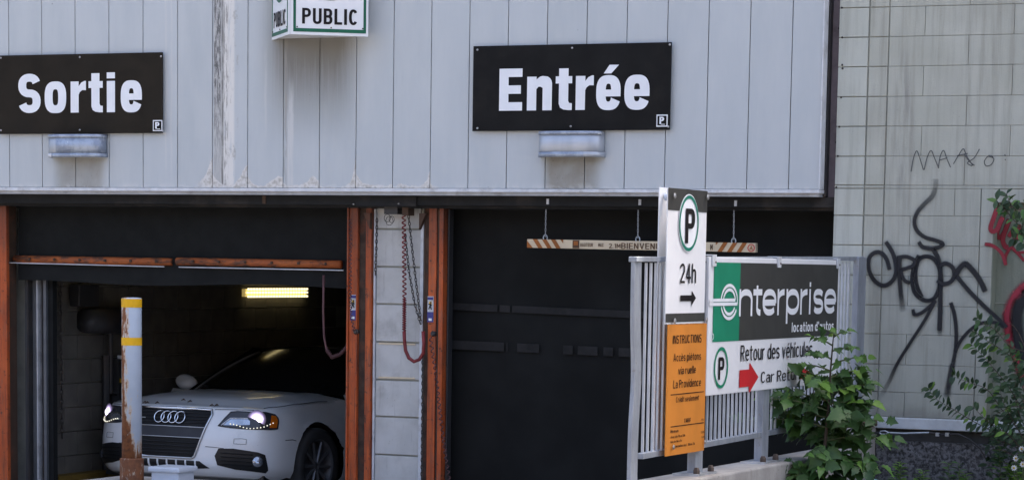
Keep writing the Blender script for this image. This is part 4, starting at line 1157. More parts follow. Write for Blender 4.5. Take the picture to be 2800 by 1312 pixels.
# single-frame grille
GR = [(-.375, .700), (-.39, .665), (-.265, .325), (-.24, .305), (.24, .305), (.265, .325), (.39, .665), (.375, .700)]
gr = patch(GR, 'grille', 'grille_black', .003)
line(GR, .009, 'chrome_surround', 'satin_chrome', .006, gr, True)
line([(-.38, .702), (0, .708), (.38, .702)], .012, 'chrome_top', 'chrome', .008, gr)
for z in (.672, .645, .618, .592, .43, .40, .37, .345):
    hw = .25 + (z - .305) / .395 * .125
    line([(-hw, z), (hw, z)], .0055, 'slat', 'slat_black', .006, gr)
pl = patch([(-.33, .475), (.33, .475), (.345, .552), (-.345, .552)], 'plate_panel', 'plate_grey', .010, gr)
line([(-.345, .556), (.345, .556)], .0045, 'chrome_line', 'satin_chrome', .011, gr)
line([(-.33, .470), (.33, .470)], .0045, 'chrome_line', 'satin_chrome', .011, gr)
for k in range(4):
    cx_ = (k - 1.5) * .067
    MB().tube([fascia(cx_ + .047 * math.cos(a * math.pi / 14), .630 + .047 * math.sin(a * math.pi / 14), .014 + .001 * k) for a in range(28)], .0055, 6, True).build('badge_ring', 'chrome', gr, smooth=True)
line([(-.30, .617), (-.24, .617)], .005, 'badge_bar', 'satin_chrome', .012, gr)
# lower intake with pale uprights
li = patch([(-.36, .225), (.30, .225), (.40, .232), (.31, .285), (-.31, .285), (-.38, .235)], 'lower_intake', 'car_black', .004)
for k in range(7):
    x = -.27 + .09 * k
    line([(x, .222), (x, .288)], .0085, 'upright', 'car_paint', .006, li)
# headlights
for sg, nm in ((1, 'left'), (-1, 'right')):
    HL = [(sg * a, b) for a, b in ((.455, .578), (.475, .60), (.545, .695), (.60, .703), (.74, .705), (.86, .712), (.955, .700), (.985, .675), (.985, .655), (.965, .585), (.90, .574), (.70, .566), (.56, .568))]
    h = lab(patch(HL, 'headlight', 'lens_dark', .004), 'lit headlight with a row of small daytime lamps')
    line(HL, .004, 'gasket', 'seam', .004, h, True)
    patch([(sg * a, b) for a, b in ((.49, .585), (.56, .64), (.70, .645), (.72, .63), (.72, .60), (.60, .588))], 'reflector', 'lens_silver', .007, h)
    line([(sg * a, b) for a, b in ((.485, .582), (.555, .645), (.71, .652))], .005, 'chrome_brow', 'chrome', .009, h)
    patch([(sg * a, b) for a, b in ((.885, .588), (.955, .592), (.972, .66), (.962, .688), (.915, .69))], 'amber_reflector', 'amber', .008, h)
    c0 = Vector(fascia(sg * .775, .648, .006)); c1 = Vector(fascia(sg * .80, .652, .012))
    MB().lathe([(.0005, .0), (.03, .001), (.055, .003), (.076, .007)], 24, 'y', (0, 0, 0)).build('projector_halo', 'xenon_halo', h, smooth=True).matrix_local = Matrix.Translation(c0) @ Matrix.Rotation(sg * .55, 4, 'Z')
    sp_ = MB().lathe([(.001, -.010), (.014, -.009), (.023, -.004), (.026, 0)], 20, 'y').build('projector_lens', 'xenon', h, smooth=True)
    sp_.matrix_local = Matrix.Translation(c1) @ Matrix.Rotation(sg * .55, 4, 'Z')
    for k in range(14):
        f_ = k / 13; s_ = .56 + .36 * f_; z = .598 - .028 * math.sin(min(1, f_ * 1.5) * math.pi * .75) ** 2 + max(0, f_ - .72) * .16
        p = fascia(sg * s_, z, .011)
        MB().lathe([(.005, .002), (.005, -.003), (.002, -.005)], 8, 'y', p).build('daytime_lamp', 'led', h)
# fog lamp recesses
for sg in (1, -1):
    FL = [(sg * a, b) for a, b in ((.445, .335), (.475, .395), (.60, .402), (.80, .385), (.86, .368), (.905, .245), (.89, .222), (.62, .235), (.47, .262))]
    fg = patch(FL, 'fog_recess', 'car_black', .004)
    for z in (.36, .33, .30, .272):
        line([(sg * .50, z), (sg * .76, z)], .0045, 'slat', 'grille_black', .007, fg, sub=10)
    c0 = Vector(fascia(sg * .80, .31, .008))
    MB().lathe([(.0, -.012), (.025, -.010), (.04, 0), (.045, .002)], 20, 'y').build('fog_lamp', 'lens_silver' if sg > 0 else 'lens_dark', fg, smooth=True).matrix_local = Matrix.Translation(c0) @ Matrix.Rotation(sg * .6, 4, 'Z')
    line([(sg * .36, .405), (sg * .46, .402), (sg * .52, .398)], .003, 'crease', 'plastic_shade_grey', .001, fg)
    line([(sg * a, b) for a, b in ((.60, .44), (.60, .48), (.66, .485), (.70, .482), (.70, .442))], .0018, 'washer_seam', 'plastic_shade_grey', .0015, fg, True)
# seams: bonnet shut line, bumper joint
def hoodline(pts, r, name):
    q = []
    for a, b in zip(pts, pts[1:]):
        for i in range(8):
            x, y = a[0] + (b[0] - a[0]) * i / 8, a[1] + (b[1] - a[1]) * i / 8; q.append((x, y, hoodz(x, y) + .002))
    MB().tube(q, r, 5).build(name, 'seam', car)
for sg in (1, -1):
    hoodline([(sg * .735, .26), (sg * .765, .34), (sg * .79, .50), (sg * .80, .75), (sg * .805, 1.15)], .003, 'bonnet_seam')
    line([(sg * 1.055, .50), (sg * 1.14, .51), (sg * 1.19, .505)], .0028, 'bumper_seam', 'seam', .001)
line([(.40, .708), (.50, .712), (.60, .716), (.75, .722)], .003, 'bonnet_edge_seam', 'seam', .001); line([(-.40, .708), (-.50, .712), (-.60, .716), (-.75, .722)], .003, 'bonnet_edge_seam', 'seam', .001)
# greenhouse
def wsx(v): return .755 + (.585 - .755) * v
def wind(u, v):
    x = (2 * u - 1); hw = wsx(v); y = 1.16 + .27 * x * x + (2.02 - 1.16) * v - .14 * x * x * v; z = .945 - .02 * x * x + (.425) * v - .025 * x * x * v + .03 * math.sin(v * math.pi)
    return (x * hw, y, z)
ws = MB().grid(wind, 24, 12).build('windscreen', 'car_glass', car, smooth=True)
MB().box(-.60, -.54, 1.30, 1.33, .95, .97).build('wiper_arm', 'car_black', ws)
def roof(u, v):
    x = 2 * u - 1; y = 2.02 + 1.25 * v + .13 * x * x * (1 - v); z = 1.37 + .055 * math.sin(math.pi * (v * .8 + .15)) - .045 - .035 * x * x + .03
    return (x * (.585 + .0 * v), y, z)
MB().grid(roof, 24, 12).build('roof', 'car_paint', car, smooth=True)
MB().grid(lambda u, v: ((2 * u - 1) * (.585 + .10 * v), 3.27 + .75 * v, 1.385 - .04 * (2 * u - 1) ** 2 - .36 * v), 16, 8).build('rear_window', 'car_glass', car, smooth=True)
for sg in (1, -1):
    e = [wind(.5 + sg * .5, k / 12) for k in range(13)]
    MB().tube([(p[0] + sg * .012, p[1] + .01, p[2]) for p in e], .014, 8).build('windscreen_pillar', 'plastic_shade_grey', car, smooth=True)  # body-coloured pillars, greyed to paint in the shade inside the garage
    MB().grid(lambda u, v: (sg * (.905 - .02 * u + (.60 - .905) * v), 1.5 + u * 2.7 + v * (.55 - 1.35 * u), .915 + .44 * v), 10, 6).build('side_window', 'car_glass', car, smooth=True)
    MB().grid(lambda u, v: (sg * (.913 - .05 * v), 1.25 + 3.0 * u, .84 + .09 * v), 12, 3).build('shoulder', 'car_paint', car, smooth=True)
    mr = MB().lathe([(.0, -.07), (.06, -.055), (.085, 0), (.08, .03), (.0, .04)], 16, 'y').build('door_mirror', 'car_paint', car, smooth=True)
    mr.location = (sg * .985, 1.62, 1.0); mr.scale = (1.35, 1, .85); mr.rotation_euler = (0, -sg * .25, 0)
    MB().tube([(sg * .88, 1.68, .93), (sg * .95, 1.65, .965)], .018, 8).build('mirror_arm', 'car_black', car)
    for wy in (WY, WY + 2.81):
        wh = bpy.data.objects.new('wheel', None); COL.objects.link(wh); wh.parent = car; wh.location = (sg * .80, wy, WZ)
        MB().lathe([(.225, -.10), (.29, -.11), (.315, -.085), (.318, 0), (.315, .085), (.29, .11), (.225, .10)], 40, 'x', caps=False).build('tyre', 'tyre', wh, smooth=True)
        MB().lathe([(.0, sg * .02), (.2, sg * .02), (.215, sg * .085), (.232, sg * .095), (.232, -sg * .05)], 40, 'x', caps=False).build('rim', 'rim', wh, smooth=False)
        mb = MB()
        for k in range(10):
            a = k * math.pi / 5
            mb.tube([(sg * .07, .03 * math.cos(a), .03 * math.sin(a)), (sg * .075, .21 * math.cos(a + .05), .21 * math.sin(a + .05))], [.016, .011], 6)
        mb.build('spokes', 'rim', wh)
lf = [(-.33, .10), (-.30, .09), (-.20, .09), (.33, .10), (.37, .11), (.08, .15), (-.02, .20)]
for k, (x, y) in enumerate(lf):
    MB().tube([(x, y - .02, hoodz(x, y - .02) + .006), (x + .018, y - .01, hoodz(x, y) + .012), (x + .03, y, hoodz(x, y) + .004)], [.003, .008, .002], 5).build('leaf_litter', 'bark', car)

# ------------------------------------------------------------------ neighbour building of painted blocks
SY = .10
nb = thing('neighbour_building', 'pale painted block building at right with graffiti tags', 'building', (7.5, SY, .45))
NB = Vector((7.5, SY, .45))
def npart(mb, name, mat, **k):
    o = mb.build(name, mat, nb, **k); o.location = -NB; return o
npart(MB().box(6.74, 7.815, SY + .012, 9, .95, 2.5), 'core', 'joint'); npart(MB().box(6.74, 14, SY + .012, 9, 2.5, 8), 'upper_core', 'joint'); npart(MB().box(7.815, 14, SY + .21, 9, .9, 2.5), 'recess_core', 'joint')
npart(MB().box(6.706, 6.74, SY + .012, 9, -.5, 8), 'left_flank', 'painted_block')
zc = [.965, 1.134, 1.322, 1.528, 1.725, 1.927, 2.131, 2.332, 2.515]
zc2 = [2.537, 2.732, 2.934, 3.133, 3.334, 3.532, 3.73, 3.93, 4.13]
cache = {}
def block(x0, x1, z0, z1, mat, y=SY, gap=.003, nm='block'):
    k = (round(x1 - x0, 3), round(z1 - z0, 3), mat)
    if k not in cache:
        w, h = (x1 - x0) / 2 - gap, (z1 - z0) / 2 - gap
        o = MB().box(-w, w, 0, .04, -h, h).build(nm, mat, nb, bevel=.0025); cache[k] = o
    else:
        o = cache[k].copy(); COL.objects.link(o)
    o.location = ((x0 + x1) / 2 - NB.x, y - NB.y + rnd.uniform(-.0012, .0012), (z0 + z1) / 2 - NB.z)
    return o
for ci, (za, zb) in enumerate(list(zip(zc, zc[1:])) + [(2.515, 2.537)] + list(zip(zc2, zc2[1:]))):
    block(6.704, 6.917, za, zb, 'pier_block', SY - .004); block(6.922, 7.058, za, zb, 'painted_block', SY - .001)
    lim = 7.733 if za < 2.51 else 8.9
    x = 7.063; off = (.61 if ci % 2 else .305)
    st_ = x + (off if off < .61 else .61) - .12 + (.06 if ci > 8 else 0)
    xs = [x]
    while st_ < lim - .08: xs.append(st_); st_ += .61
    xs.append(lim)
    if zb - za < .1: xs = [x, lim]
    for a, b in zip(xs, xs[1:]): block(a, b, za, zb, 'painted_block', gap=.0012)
    if za < 2.4: block(7.738, 7.824, za, zb, 'painted_block', SY - .003, gap=.0006)
npart(MB().box(7.824, 8.9, SY - .003, SY + .03, 2.425, 2.512), 'recess_head', 'painted_block')
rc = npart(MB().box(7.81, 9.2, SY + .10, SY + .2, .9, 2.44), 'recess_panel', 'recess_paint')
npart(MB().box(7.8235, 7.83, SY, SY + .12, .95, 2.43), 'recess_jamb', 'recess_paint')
npart(MB().box(7.83, 9.2, SY + .092, SY + .0995, 1.752, 1.756), 'recess_joint', 'joint')
# bolts at the left edge
for px, py in ((2302, 22), (2303, 103), (2303, 178), (2304, 188), (2300, 267), (2295, 347), (2291, 427), (2287, 512)):
    p = onY(px, py, SY - .005)
    npart(MB().lathe([(.007, 0), (.007, -.005), (.004, -.008)], 8, 'y', (max(p.x, 6.72), SY - .004, p.z)), 'wall_bolt', 'bolt_rust')
npart(MB().box(7.0, 9.2, SY - .03, SY + .05, .885, .962), 'sill', 'sill_white', bevel=.006)
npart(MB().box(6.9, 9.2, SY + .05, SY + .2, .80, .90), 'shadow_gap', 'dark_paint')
npart(MB().grid(lambda u, v: (7.06 + 2.2 * u, SY - .01 + .02 * mathutils.noise.noise((u * 25, v * 9, 3)), .30 + .50 * v), 60, 16), 'granite_plinth', 'granite', smooth=True)
npart(MB().box(7.06, 9.26, SY + .02, SY + .6, .2, .80), 'plinth_core', 'granite')
# rod and cable under the sill
cb = thing('tie_cable', 'rusty chain link, steel rod and cable under the white sill', 'cable', tuple(onY(2420, 1182, 0)))
o = Vector(cb.location)
MB().tube([onY(x, y, .0) - o for x, y in ((2405, 1182), (2408, 1178), (2420, 1177), (2429, 1181), (2422, 1186), (2410, 1186))], .005, 6, True).build('link', 'galvanised', cb)
MB().tube([onY(x, y, .0) - o for x, y in ((2426, 1182), (2470, 1184), (2540, 1182))], .007, 8).build('rod', 'galvanised', cb)
MB().tube([onY(x, y, .0) - o for x, y in ((2330, 1176), (2370, 1184), (2405, 1182))], .008, 8).build('cable', 'dark_steel', cb)
MB().tube([onY(x, y, .0) - o for x, y in ((2540, 1182), (2580, 1187), (2620, 1186), (2650, 1200), (2680, 1225), (2700, 1260))], .006, 8).build('cable', 'dark_steel', cb)
for x in (2564, 2590):
    p = onY(x, 1187, .0) - o
    MB().box(p.x - .012, p.x + .012, -.012, .012, p.z - .012, p.z + .012).build('clamp', 'galvanised', cb)

# graffiti: sprayed strokes on the blocks
def smooth_path(pts, sub=8):
    out = []; n = len(pts)
    for i in range(n - 1):
        P = [pts[max(i - 1, 0)], pts[i], pts[i + 1], pts[min(i + 2, n - 1)]]
        for k in range(sub):
            t = k / sub; out.append(tuple(cat(P[0][a], P[1][a], P[2][a], P[3][a], t) for a in range(len(pts[0]))))
    out.append(tuple(pts[-1])); return out
glayer = [0]
def stroke(zoom, pts, wpx, mat, name, par, y=None, fade0=False, fade1=False):
    """pts measured on the photo crop (ox, oy, scale); wpx stroke width in photo pixels"""
    ox, oy, sc = zoom; glayer[0] += 1
    yy = (SY - .009 if y is None else y) - .0004 * (glayer[0] % 12)
    q = [onY(ox + p[0] / sc, oy + p[1] / sc, yy) for p in smooth_path(pts)]
    mb = MB(); n = len(q); L, R_, uvs = [], [], []; k = wpx / 375 / 2
    for i, p in enumerate(q):
        d = (q[min(i + 1, n - 1)] - q[max(i - 1, 0)]); d.y = 0; d.normalize(); nn = Vector((-d.z, 0, d.x))
        f_ = i / (n - 1); al = 1.0; w = k
        if fade0 and f_ < .4: al *= .15 + .85 * f_ / .4; w *= 1.5 - .5 * f_ / .4
        if fade1 and f_ > .6: al *= max(0, (1 - f_) / .4); w *= 1 + .5 * (f_ - .6) / .4
        L.append(p + nn * w); R_.append(p - nn * w); uvs.append(al)
    if not fade0:
        d = (q[0] - q[1]).normalized() * k * .6; L.insert(0, L[0] + d); R_.insert(0, R_[0] + d); uvs.insert(0, 0)
    if not fade1:
        d = (q[-1] - q[-2]).normalized() * k * .6; L.append(L[-1] + d); R_.append(R_[-1] + d); uvs.append(0)
    n = len(L)
    mb.add(L + R_, [(i, i + 1, n + i + 1, n + i) for i in range(n - 1)])
    mb.uv = [(0, a) for a in uvs] + [(1, a) for a in uvs]
    o = mb.build(name, mat, nb, recalc=False); o.location = -NB
    return o
Z1 = (2300, 400, 2.414); Z2 = (2300, 800, 2.358); Z3 = (2560, 500, 3.0167); Z4 = (2560, 850, 2.6126); Z5 = (2200, 0, 2.155)
G = [
    ([(625, 215), (622, 270), (600, 330), (545, 385), (500, 440), (483, 500), (500, 555), (550, 598), (620, 620), (668, 640), (655, 662), (600, 675), (540, 665), (515, 635)], 12, 'spray_black', True, False),
    ([(318, 808), (300, 745), (262, 702), (215, 705), (182, 745), (185, 820), (220, 885), (275, 918), (325, 900), (358, 850), (360, 780), (338, 700), (298, 635)], 13, 'spray_black', False, False),
    ([(385, 740), (385, 850), (395, 980), (410, 1095)], 14, 'spray_black', False, True),
    ([(375, 735), (430, 728), (482, 752), (478, 785), (430, 805), (395, 815)], 12, 'spray_black', False, False),
    ([(395, 815), (400, 850), (420, 885), (450, 900)], 11, 'spray_black', False, False),
    ([(510, 725), (480, 800), (468, 890), (490, 970), (550, 1015), (610, 1005), (645, 940), (655, 850), (640, 780), (600, 735), (545, 728), (505, 760), (490, 840), (500, 920), (530, 990)], 13, 'spray_black', False, False),
    ([(608, 680), (640, 740), (655, 830), (655, 950), (652, 1100), (648, 1207)], 14, 'spray_black', False, False),
    ([(650, 790), (690, 772), (735, 800), (748, 850), (720, 895), (670, 908), (640, 888)], 13, 'spray_black', False, False),
    ([(755, 850), (785, 800), (820, 775), (860, 810), (900, 860), (930, 910), (948, 950)], 17, 'spray_black', False, False),
    ([(765, 860), (850, 960), (950, 1060), (1040, 1140), (1090, 1190)], 13, 'spray_black', False, False),
    ([(475, 1080), (485, 1110), (530, 1098), (580, 1060), (618, 1022)], 11, 'spray_black', False, False)]
for pts, w, mt, f0, f1 in G:
    lab(stroke(Z1, pts, w * 2.4, 'spray_haze', 'graffiti_mist', nb, y=SY - .0055, fade0=f0, fade1=f1), 'faint black overspray')
    lab(stroke(Z1, pts, w * 1.08, mt, 'graffiti_stroke', nb, fade0=f0, fade1=f1), 'black sprayed line of the large tag')
for pts, w, f0, f1 in (([(605, 55), (540, 175), (440, 330), (360, 460), (310, 570), (255, 670)], 11, False, True), ([(640, 0), (642, 100), (638, 200), (636, 285)], 12, False, True),
                       ([(708, 68), (730, 140), (742, 250), (738, 360), (720, 460), (700, 560), (678, 670)], 13, False, True), ([(738, 375), (770, 310), (820, 250), (880, 205), (940, 190), (1000, 195), (1050, 220)], 11, False, False)):
    lab(stroke(Z2, pts, w * 1.08, 'spray_black', 'graffiti_stroke', nb, fade0=f0, fade1=f1), 'black sprayed line of the large tag')
lab(stroke(Z2, [(715, 470), (695, 580), (680, 690)], 22, 'spray_mist', 'graffiti_mist', nb, fade1=True), 'misted black spray')
for pts in ([(628, 1010), (640, 940), (660, 890), (678, 930), (700, 1000)], [(705, 1000), (722, 930), (745, 888), (765, 930), (790, 990)], [(788, 990), (800, 920), (820, 888), (840, 940), (860, 985)],
            [(795, 945), (840, 930)], [(878, 965), (905, 920), (935, 878), (955, 920), (990, 975)], [(900, 918), (960, 905)], [(1030, 880), (1000, 930), (960, 960), (985, 978)], [(940, 910), (970, 950), (1000, 975)],
            [(1110, 925), (1085, 918), (1060, 950), (1070, 978), (1100, 970), (1115, 935), (1080, 920)], [(1180, 912), (1182, 918)], [(1182, 940), (1184, 944)]):
    lab(stroke(Z5, pts, 3.6, 'marker_black', 'graffiti_scrawl', nb), 'thin grey scrawled letters')
RY_ = SY + .0945
for pts, w, yy in (([(500, 215), (470, 300), (448, 370), (465, 400), (500, 385), (525, 330), (545, 290)], 15, None), ([(545, 290), (515, 370), (500, 430), (530, 450), (565, 400), (600, 310)], 15, RY_), ([(600, 310), (560, 420), (550, 480), (575, 530), (610, 520), (650, 470), (700, 415)], 15, RY_),
                   ([(700, 415), (690, 360), (640, 380), (600, 440)], 13, RY_), ([(610, 520), (660, 570), (724, 572)], 8, RY_), ([(625, 530), (680, 590), (724, 640)], 9, RY_),
                   ([(405, 505), (450, 512), (500, 540), (545, 590), (572, 672)], 11, None), ([(572, 672), (570, 610), (600, 550), (625, 520)], 10, RY_)):
    lab(stroke(Z3, pts, w, 'spray_red', 'graffiti_stroke', nb, y=yy), 'red sprayed lettering')
lab(stroke(Z3, [(735, 840), (670, 900), (620, 980), (590, 1070), (590, 1180), (600, 1290)], 34, 'spray_redmist', 'graffiti_stroke', nb, y=RY_), 'broad dull red outline')
lab(stroke(Z4, [(500, 20), (520, 120), (545, 240), (570, 340), (600, 450), (640, 520)], 30, 'spray_redmist', 'graffiti_stroke', nb, y=RY_), 'broad dull red outline')
lab(stroke(Z3, [(760, 890), (700, 970), (668, 1070), (665, 1180), (680, 1290), (700, 1380), (740, 1440)], 40, 'spray_black', 'graffiti_stroke', nb, y=RY_ - .004), 'broad black outline of a large letter')
sheet('violet', (.52, .42, .66), .6)
o = MB().add([onY(2560 + x / 3.0167, 500 + y / 3.0167, RY_ + .001) for x, y in ((735, 1060), (800, 1000), (800, 1420), (745, 1330), (728, 1200))], [(0, 1, 2, 3, 4)]).build('graffiti_fill', 'violet', nb, recalc=False); o.location = -NB

# ------------------------------------------------------------------ kerb wall, railing and its signs
kw = MB().box(6.80, 7.07, -7.5, -.32, -.3, .762).build('kerb_wall', 'concrete', bevel=.012)
tag(kw, 'low concrete kerb wall carrying the metal railing', 'wall')
ks = thing('concrete_stub', 'broken concrete stub between the railing and the granite plinth', 'stub', (6.98, -.1, .3))
MB().box(-.20, .08, -.22, .19, 0, .60).build('stub', 'concrete', ks, bevel=.02)
MB().box(-.16, .10, -.20, .15, .60, .64).build('brown_cap', 'rust_dark', ks, bevel=.01)
MB().box(-.12, .06, -.18, .12, .64, .67).build('pale_slab', 'concrete', ks, bevel=.01)
RXP = 6.93
rl = thing('metal_railing', 'grey galvanised metal railing with vertical bars beside the entrance', 'railing', (RXP, -2.1, .76))
RO = Vector((RXP, -2.1, .76))
def rz_top(y): return 1.998 + (y + 4.2) * .0095 - RO.z
def rz_bot(y): return .915 + (y + 4.2) * .011 - RO.z
def beam(y0, y1, zf, h, w, name):
    return MB().add([(sx, y - RO.y, zf(y) + sz) for y in (y0, y1) for sx, sz in ((-w, -h), (w, -h), (w, h), (-w, h))], [(0, 1, 2, 3), (4, 7, 6, 5), (0, 4, 5, 1), (1, 5, 6, 2), (2, 6, 7, 3), (3, 7, 4, 0)]).build(name, 'rail_steel', rl, bevel=.003)
beam(-4.19, .03, rz_top, .014, .024, 'top_rail'); beam(-4.02, -.06, rz_bot, .016, .022, 'bottom_rail')
b0 = MB().box(-.006, .006, -.0075, .0075, .0, 1.06).build('baluster', 'bar_steel', rl)
y = -3.985; k = 0
while y < -.2:
    if min(abs(y - q) for q in (-3.17, -1.93)) > .05:
        o = b0 if k == 0 else b0.copy()
        if k: COL.objects.link(o)
        o.location = (0, y - RO.y, rz_bot(y) + .01); o.scale = (1, 1, (rz_top(y) - rz_bot(y) - .03) / 1.06); k += 1
    y += .0735
for y in (-3.14, -1.96):
    pt = MB().box(-.026, .026, -.062, .062, 0, rz_top(y) - .02).build('post', 'rail_steel', rl, bevel=.004); pt.location = (0, y - RO.y, 0)
    MB().box(-.08, .08, -.16, .16, .0, .014).build('base_plate', 'galvanised', pt)
    for dy in (-.12, .12):
        MB().lathe([(.02, .014), (.02, .035), (.012, .05)], 6, 'z', (.055, dy, 0)).build('anchor_bolt', 'dark_screw', pt)
pt = MB().box(-.02, .02, -.095, .085, -.0, rz_top(0) + .01).build('end_post', 'rail_steel', rl, bevel=.004); pt.location = (.02, -.05 - RO.y, 0)
# near end post, bent sideways by a knock
mb = MB()
npts = [(z, .03 * math.exp(-((z - .60) / .22) ** 2)) for z in [i * 1.335 / 24 - .1 for i in range(25)]]
vs_ = [(sx, sy + dy, z) for z, dy in npts for sx, sy in ((-.012, -.05), (.012, -.05), (.012, .055), (-.012, .055))]
mb.add(vs_, [(i * 4 + j, i * 4 + (j + 1) % 4, (i + 1) * 4 + (j + 1) % 4, (i + 1) * 4 + j) for i in range(24) for j in range(4)] + [(0, 1, 2, 3), (96, 97, 98, 99)])
pt = lab(mb.build('bent_post', 'rail_steel', rl, bevel=.004), 'dented near end post'); pt.location = (0, -4.135 - RO.y, 0)

def railsign(name, label, X_, px, py):
    p = onX(px, py, X_)
    t = thing(name, label, 'sign', (X_, p.y, p.z), math.pi / 2)
    return t, Face(t, 'X', X_)
def board(f, x0, y0, x1, y1, mat, name='board', back=.012):
    a, b = f.uv(x0, y0), f.uv(x1, y1)
    MB().box(a[0], b[0], 0, back, b[1], a[1]).build(name, mat, f.r, bevel=.0015)
    return a, b
XT = 6.99
ts, f = railsign('parking_sign', 'tall white parking sign reading 24h with arrow on the railing', XT, 1880, 880)
def zt(px, py, s=2.873): return (1700 + px / s, 480 + py / s)
tl = f.uv(1827, 513); trr = f.uv(1934, 513); bl = f.uv(1827, 886)
MB().box(tl[0], trr[0], 0, .006, bl[1], tl[1]).build('board', 'sign_white', ts, bevel=.001)
zb1 = f.uv(1827, 574)[1]
f.poly([(tl[0], zb1), (trr[0], zb1), (trr[0], tl[1]), (tl[0], tl[1])], 'sign_grey', 'grey_band', 1, None, True)
za, zb_ = f.uv(1827, 881)[1], f.uv(1827, 857)[1]
f.poly([(tl[0], za), (trr[0], za), (trr[0], zb_), (tl[0], zb_)], 'sign_grey', 'grey_band', 1, None, True)
cu_, cv_ = f.uv(1881, 610.5); R0 = (f.uv(1881, 533)[1] - f.uv(1881, 688)[1]) / 2
f.poly(circle(cu_, cv_, R0 * 1.03, 48), 'print_white', 'emblem_disc', 2, None, True)
f.ring(cu_, cv_, R0 * .865, R0 * .985, 'ring_green', 'green_ring', 3)
f.text('P', 1870.6, 1896, 665, 569.5, stem=.20, bar=.16, name='parking_letter', layer=4)
f.text('24h', 1857.5, 1901.5, 774, 720, stem=.13, bar=.12, layer=2)
a0, a1 = f.uv(1858, 815), f.uv(1889, 815); a2 = f.uv(1901, 815); hs_ = f.uv(1858, 807)[1] - f.uv(1858, 823)[1]; hh = f.uv(1889, 795)[1] - f.uv(1889, 836)[1]
f.poly([(a0[0], a0[1] - hs_ / 2), (a1[0], a0[1] - hs_ / 2), (a1[0], a0[1] - hh / 2), (a2[0], a0[1]), (a1[0], a0[1] + hh / 2), (a1[0], a0[1] + hs_ / 2), (a0[0], a0[1] + hs_ / 2)], 'print_black', 'arrow', 2, None, True)
for q in ((395, 160), (655, 172), (395, 1140), (645, 1130)):
    f.screw(*zt(*q), r=.016, out=.02, name='bolt')
# reverse panel and spacers behind it
rp, f2_ = railsign('parking_sign', 'reverse panel behind the tall parking sign, seen edge on past its left side', 6.86, 1803, 880)
tl2 = f2_.uv(1804, 512)
MB().box(tl2[0], tl2[0] + (trr[0] - tl[0]), 0, .006, f2_.uv(1804, 1243)[1], tl2[1]).build('board', 'sign_white', rp, bevel=.001)
for y_, x_ in ((538, 1818), (1226, 1818)):
    u, v = f2_.uv(x_ - 10, y_)
    MB().lathe([(.022, -.012), (.022, -.12)], 12, 'y', (u + .03, 0, v)).build('spacer', 'pale_plastic' if y_ < 600 else 'dark_screw', rp)
u, v = f2_.uv(1822, 1226); v2 = f2_.uv(1822, 715)[1]
MB().tube([(u, -.06, v), (u, -.06, v2)], .02, 10).build('mount_tube', 'dark_steel', rp)

tf, f = railsign('tariff_sign', 'orange instructions and tariff sign below the white parking sign', XT - .002, 1880, 1240)
tl = f.uv(1827, 887); trr = f.uv(1933, 887); bl = f.uv(1826, 1246)
MB().box(tl[0], trr[0], 0, .006, bl[1], tl[1]).build('board', 'sign_orange', tf, bevel=.001)
def zo(px, py): return (1700 + px / 2.613, 850 + py / 2.613)
def otxt(s, a, b, yb, yt, **k):
    (xa, ya), (xb, yt_) = zo(a, yb), zo(b, yt); f.text(s, xa, xb, ya, yt_, 'print_black', layer=1, **k)
otxt('INSTRUCTIONS', 363, 568, 234, 174, stem=.125, bar=.12); otxt('Accès piétons', 368, 563, 360, 304, stem=.125, bar=.12); otxt('via ruelle', 402, 528, 452, 398, stem=.125, bar=.12)
otxt('La Providence', 367, 563, 552, 494, stem=.125, bar=.12); otxt('Crédit seulement', 386, 549, 652, 613, stem=.14, bar=.12); otxt('TARIF', 443, 490, 797, 767, stem=.2)
for yy in (598, 826):
    (xa, ya), (xb, _) = zo(347, yy), zo(583, yy)
    a, b = f.uv(xa, ya), f.uv(xb, ya)
    f.poly([(a[0], a[1] - .0025), (b[0], a[1] - .0025), (b[0], a[1] + .0025), (a[0], a[1] + .0025)], 'print_black', 'rule', 1, None, True)
otxt('Minimum', 346, 402, 870, 850, stem=.22); otxt('Jour de 7h a 18h', 346, 450, 908, 890, stem=.2); otxt('Soir de 18h a 7h', 346, 424, 942, 926, stem=.2); otxt('et semaine max 18h a 7h', 362, 518, 976, 958, stem=.2)
otxt('12.00', 562, 584, 872, 856, stem=.2); otxt('7.00', 566, 584, 906, 892, stem=.2); otxt('TTC', 566, 582, 784, 768, stem=.2)
for q in ((355, 970), (580, 932)): f.screw(*zo(*q), r=.014, out=.016, name='bolt')

rs, f = railsign('rental_sign', 'green, black and white enterprise car rental sign clamped on the railing', 6.975, 1940, 1082)
TL, TR_, BL = f.uv(1940, 702), f.uv(2296, 702), f.uv(1932, 1082)
L_, R1, T1, B1 = 0.0, TR_[0], TL[1], BL[1]
L_ = TL[0]
MB().box(L_, R1, 0, .02, B1, T1).build('board', 'sign_white', rs, bevel=.004)
gi = f.uv(1947, 930)[0]; gx = f.uv(2022, 820)[0]; gt = f.uv(1947, 716.5)[1]; gb = f.uv(1942, 935)[1]; ri = f.uv(2292, 716)[0]
f.poly([(gi, gb), (gx, gb), (gx, gt), (gi, gt)], 'sign_green', 'green_field', 1, None, True)
f.poly([(gx, gb), (ri, gb), (ri, gt), (gx, gt)], 'sign_grey', 'grey_field', 1, None, True)
E1 = lambda x, y: (1920 + x / 5.03, 690 + y / 5.03)
f.text('nterprise', 0, 0, 690 + 878 / 5.03, 690 + 405 / 5.03, 'print_white', boxes=[tuple(1920 + q / 5.03 for q in b) for b in ((500, 682), (692, 817), (822, 1010), (1026, 1135), (1147, 1325), (1341, 1450), (1462, 1508), (1522, 1655), (1670, 1832))], stem=.150, bar=.185, xh=.79, desc=.27, layer=2)
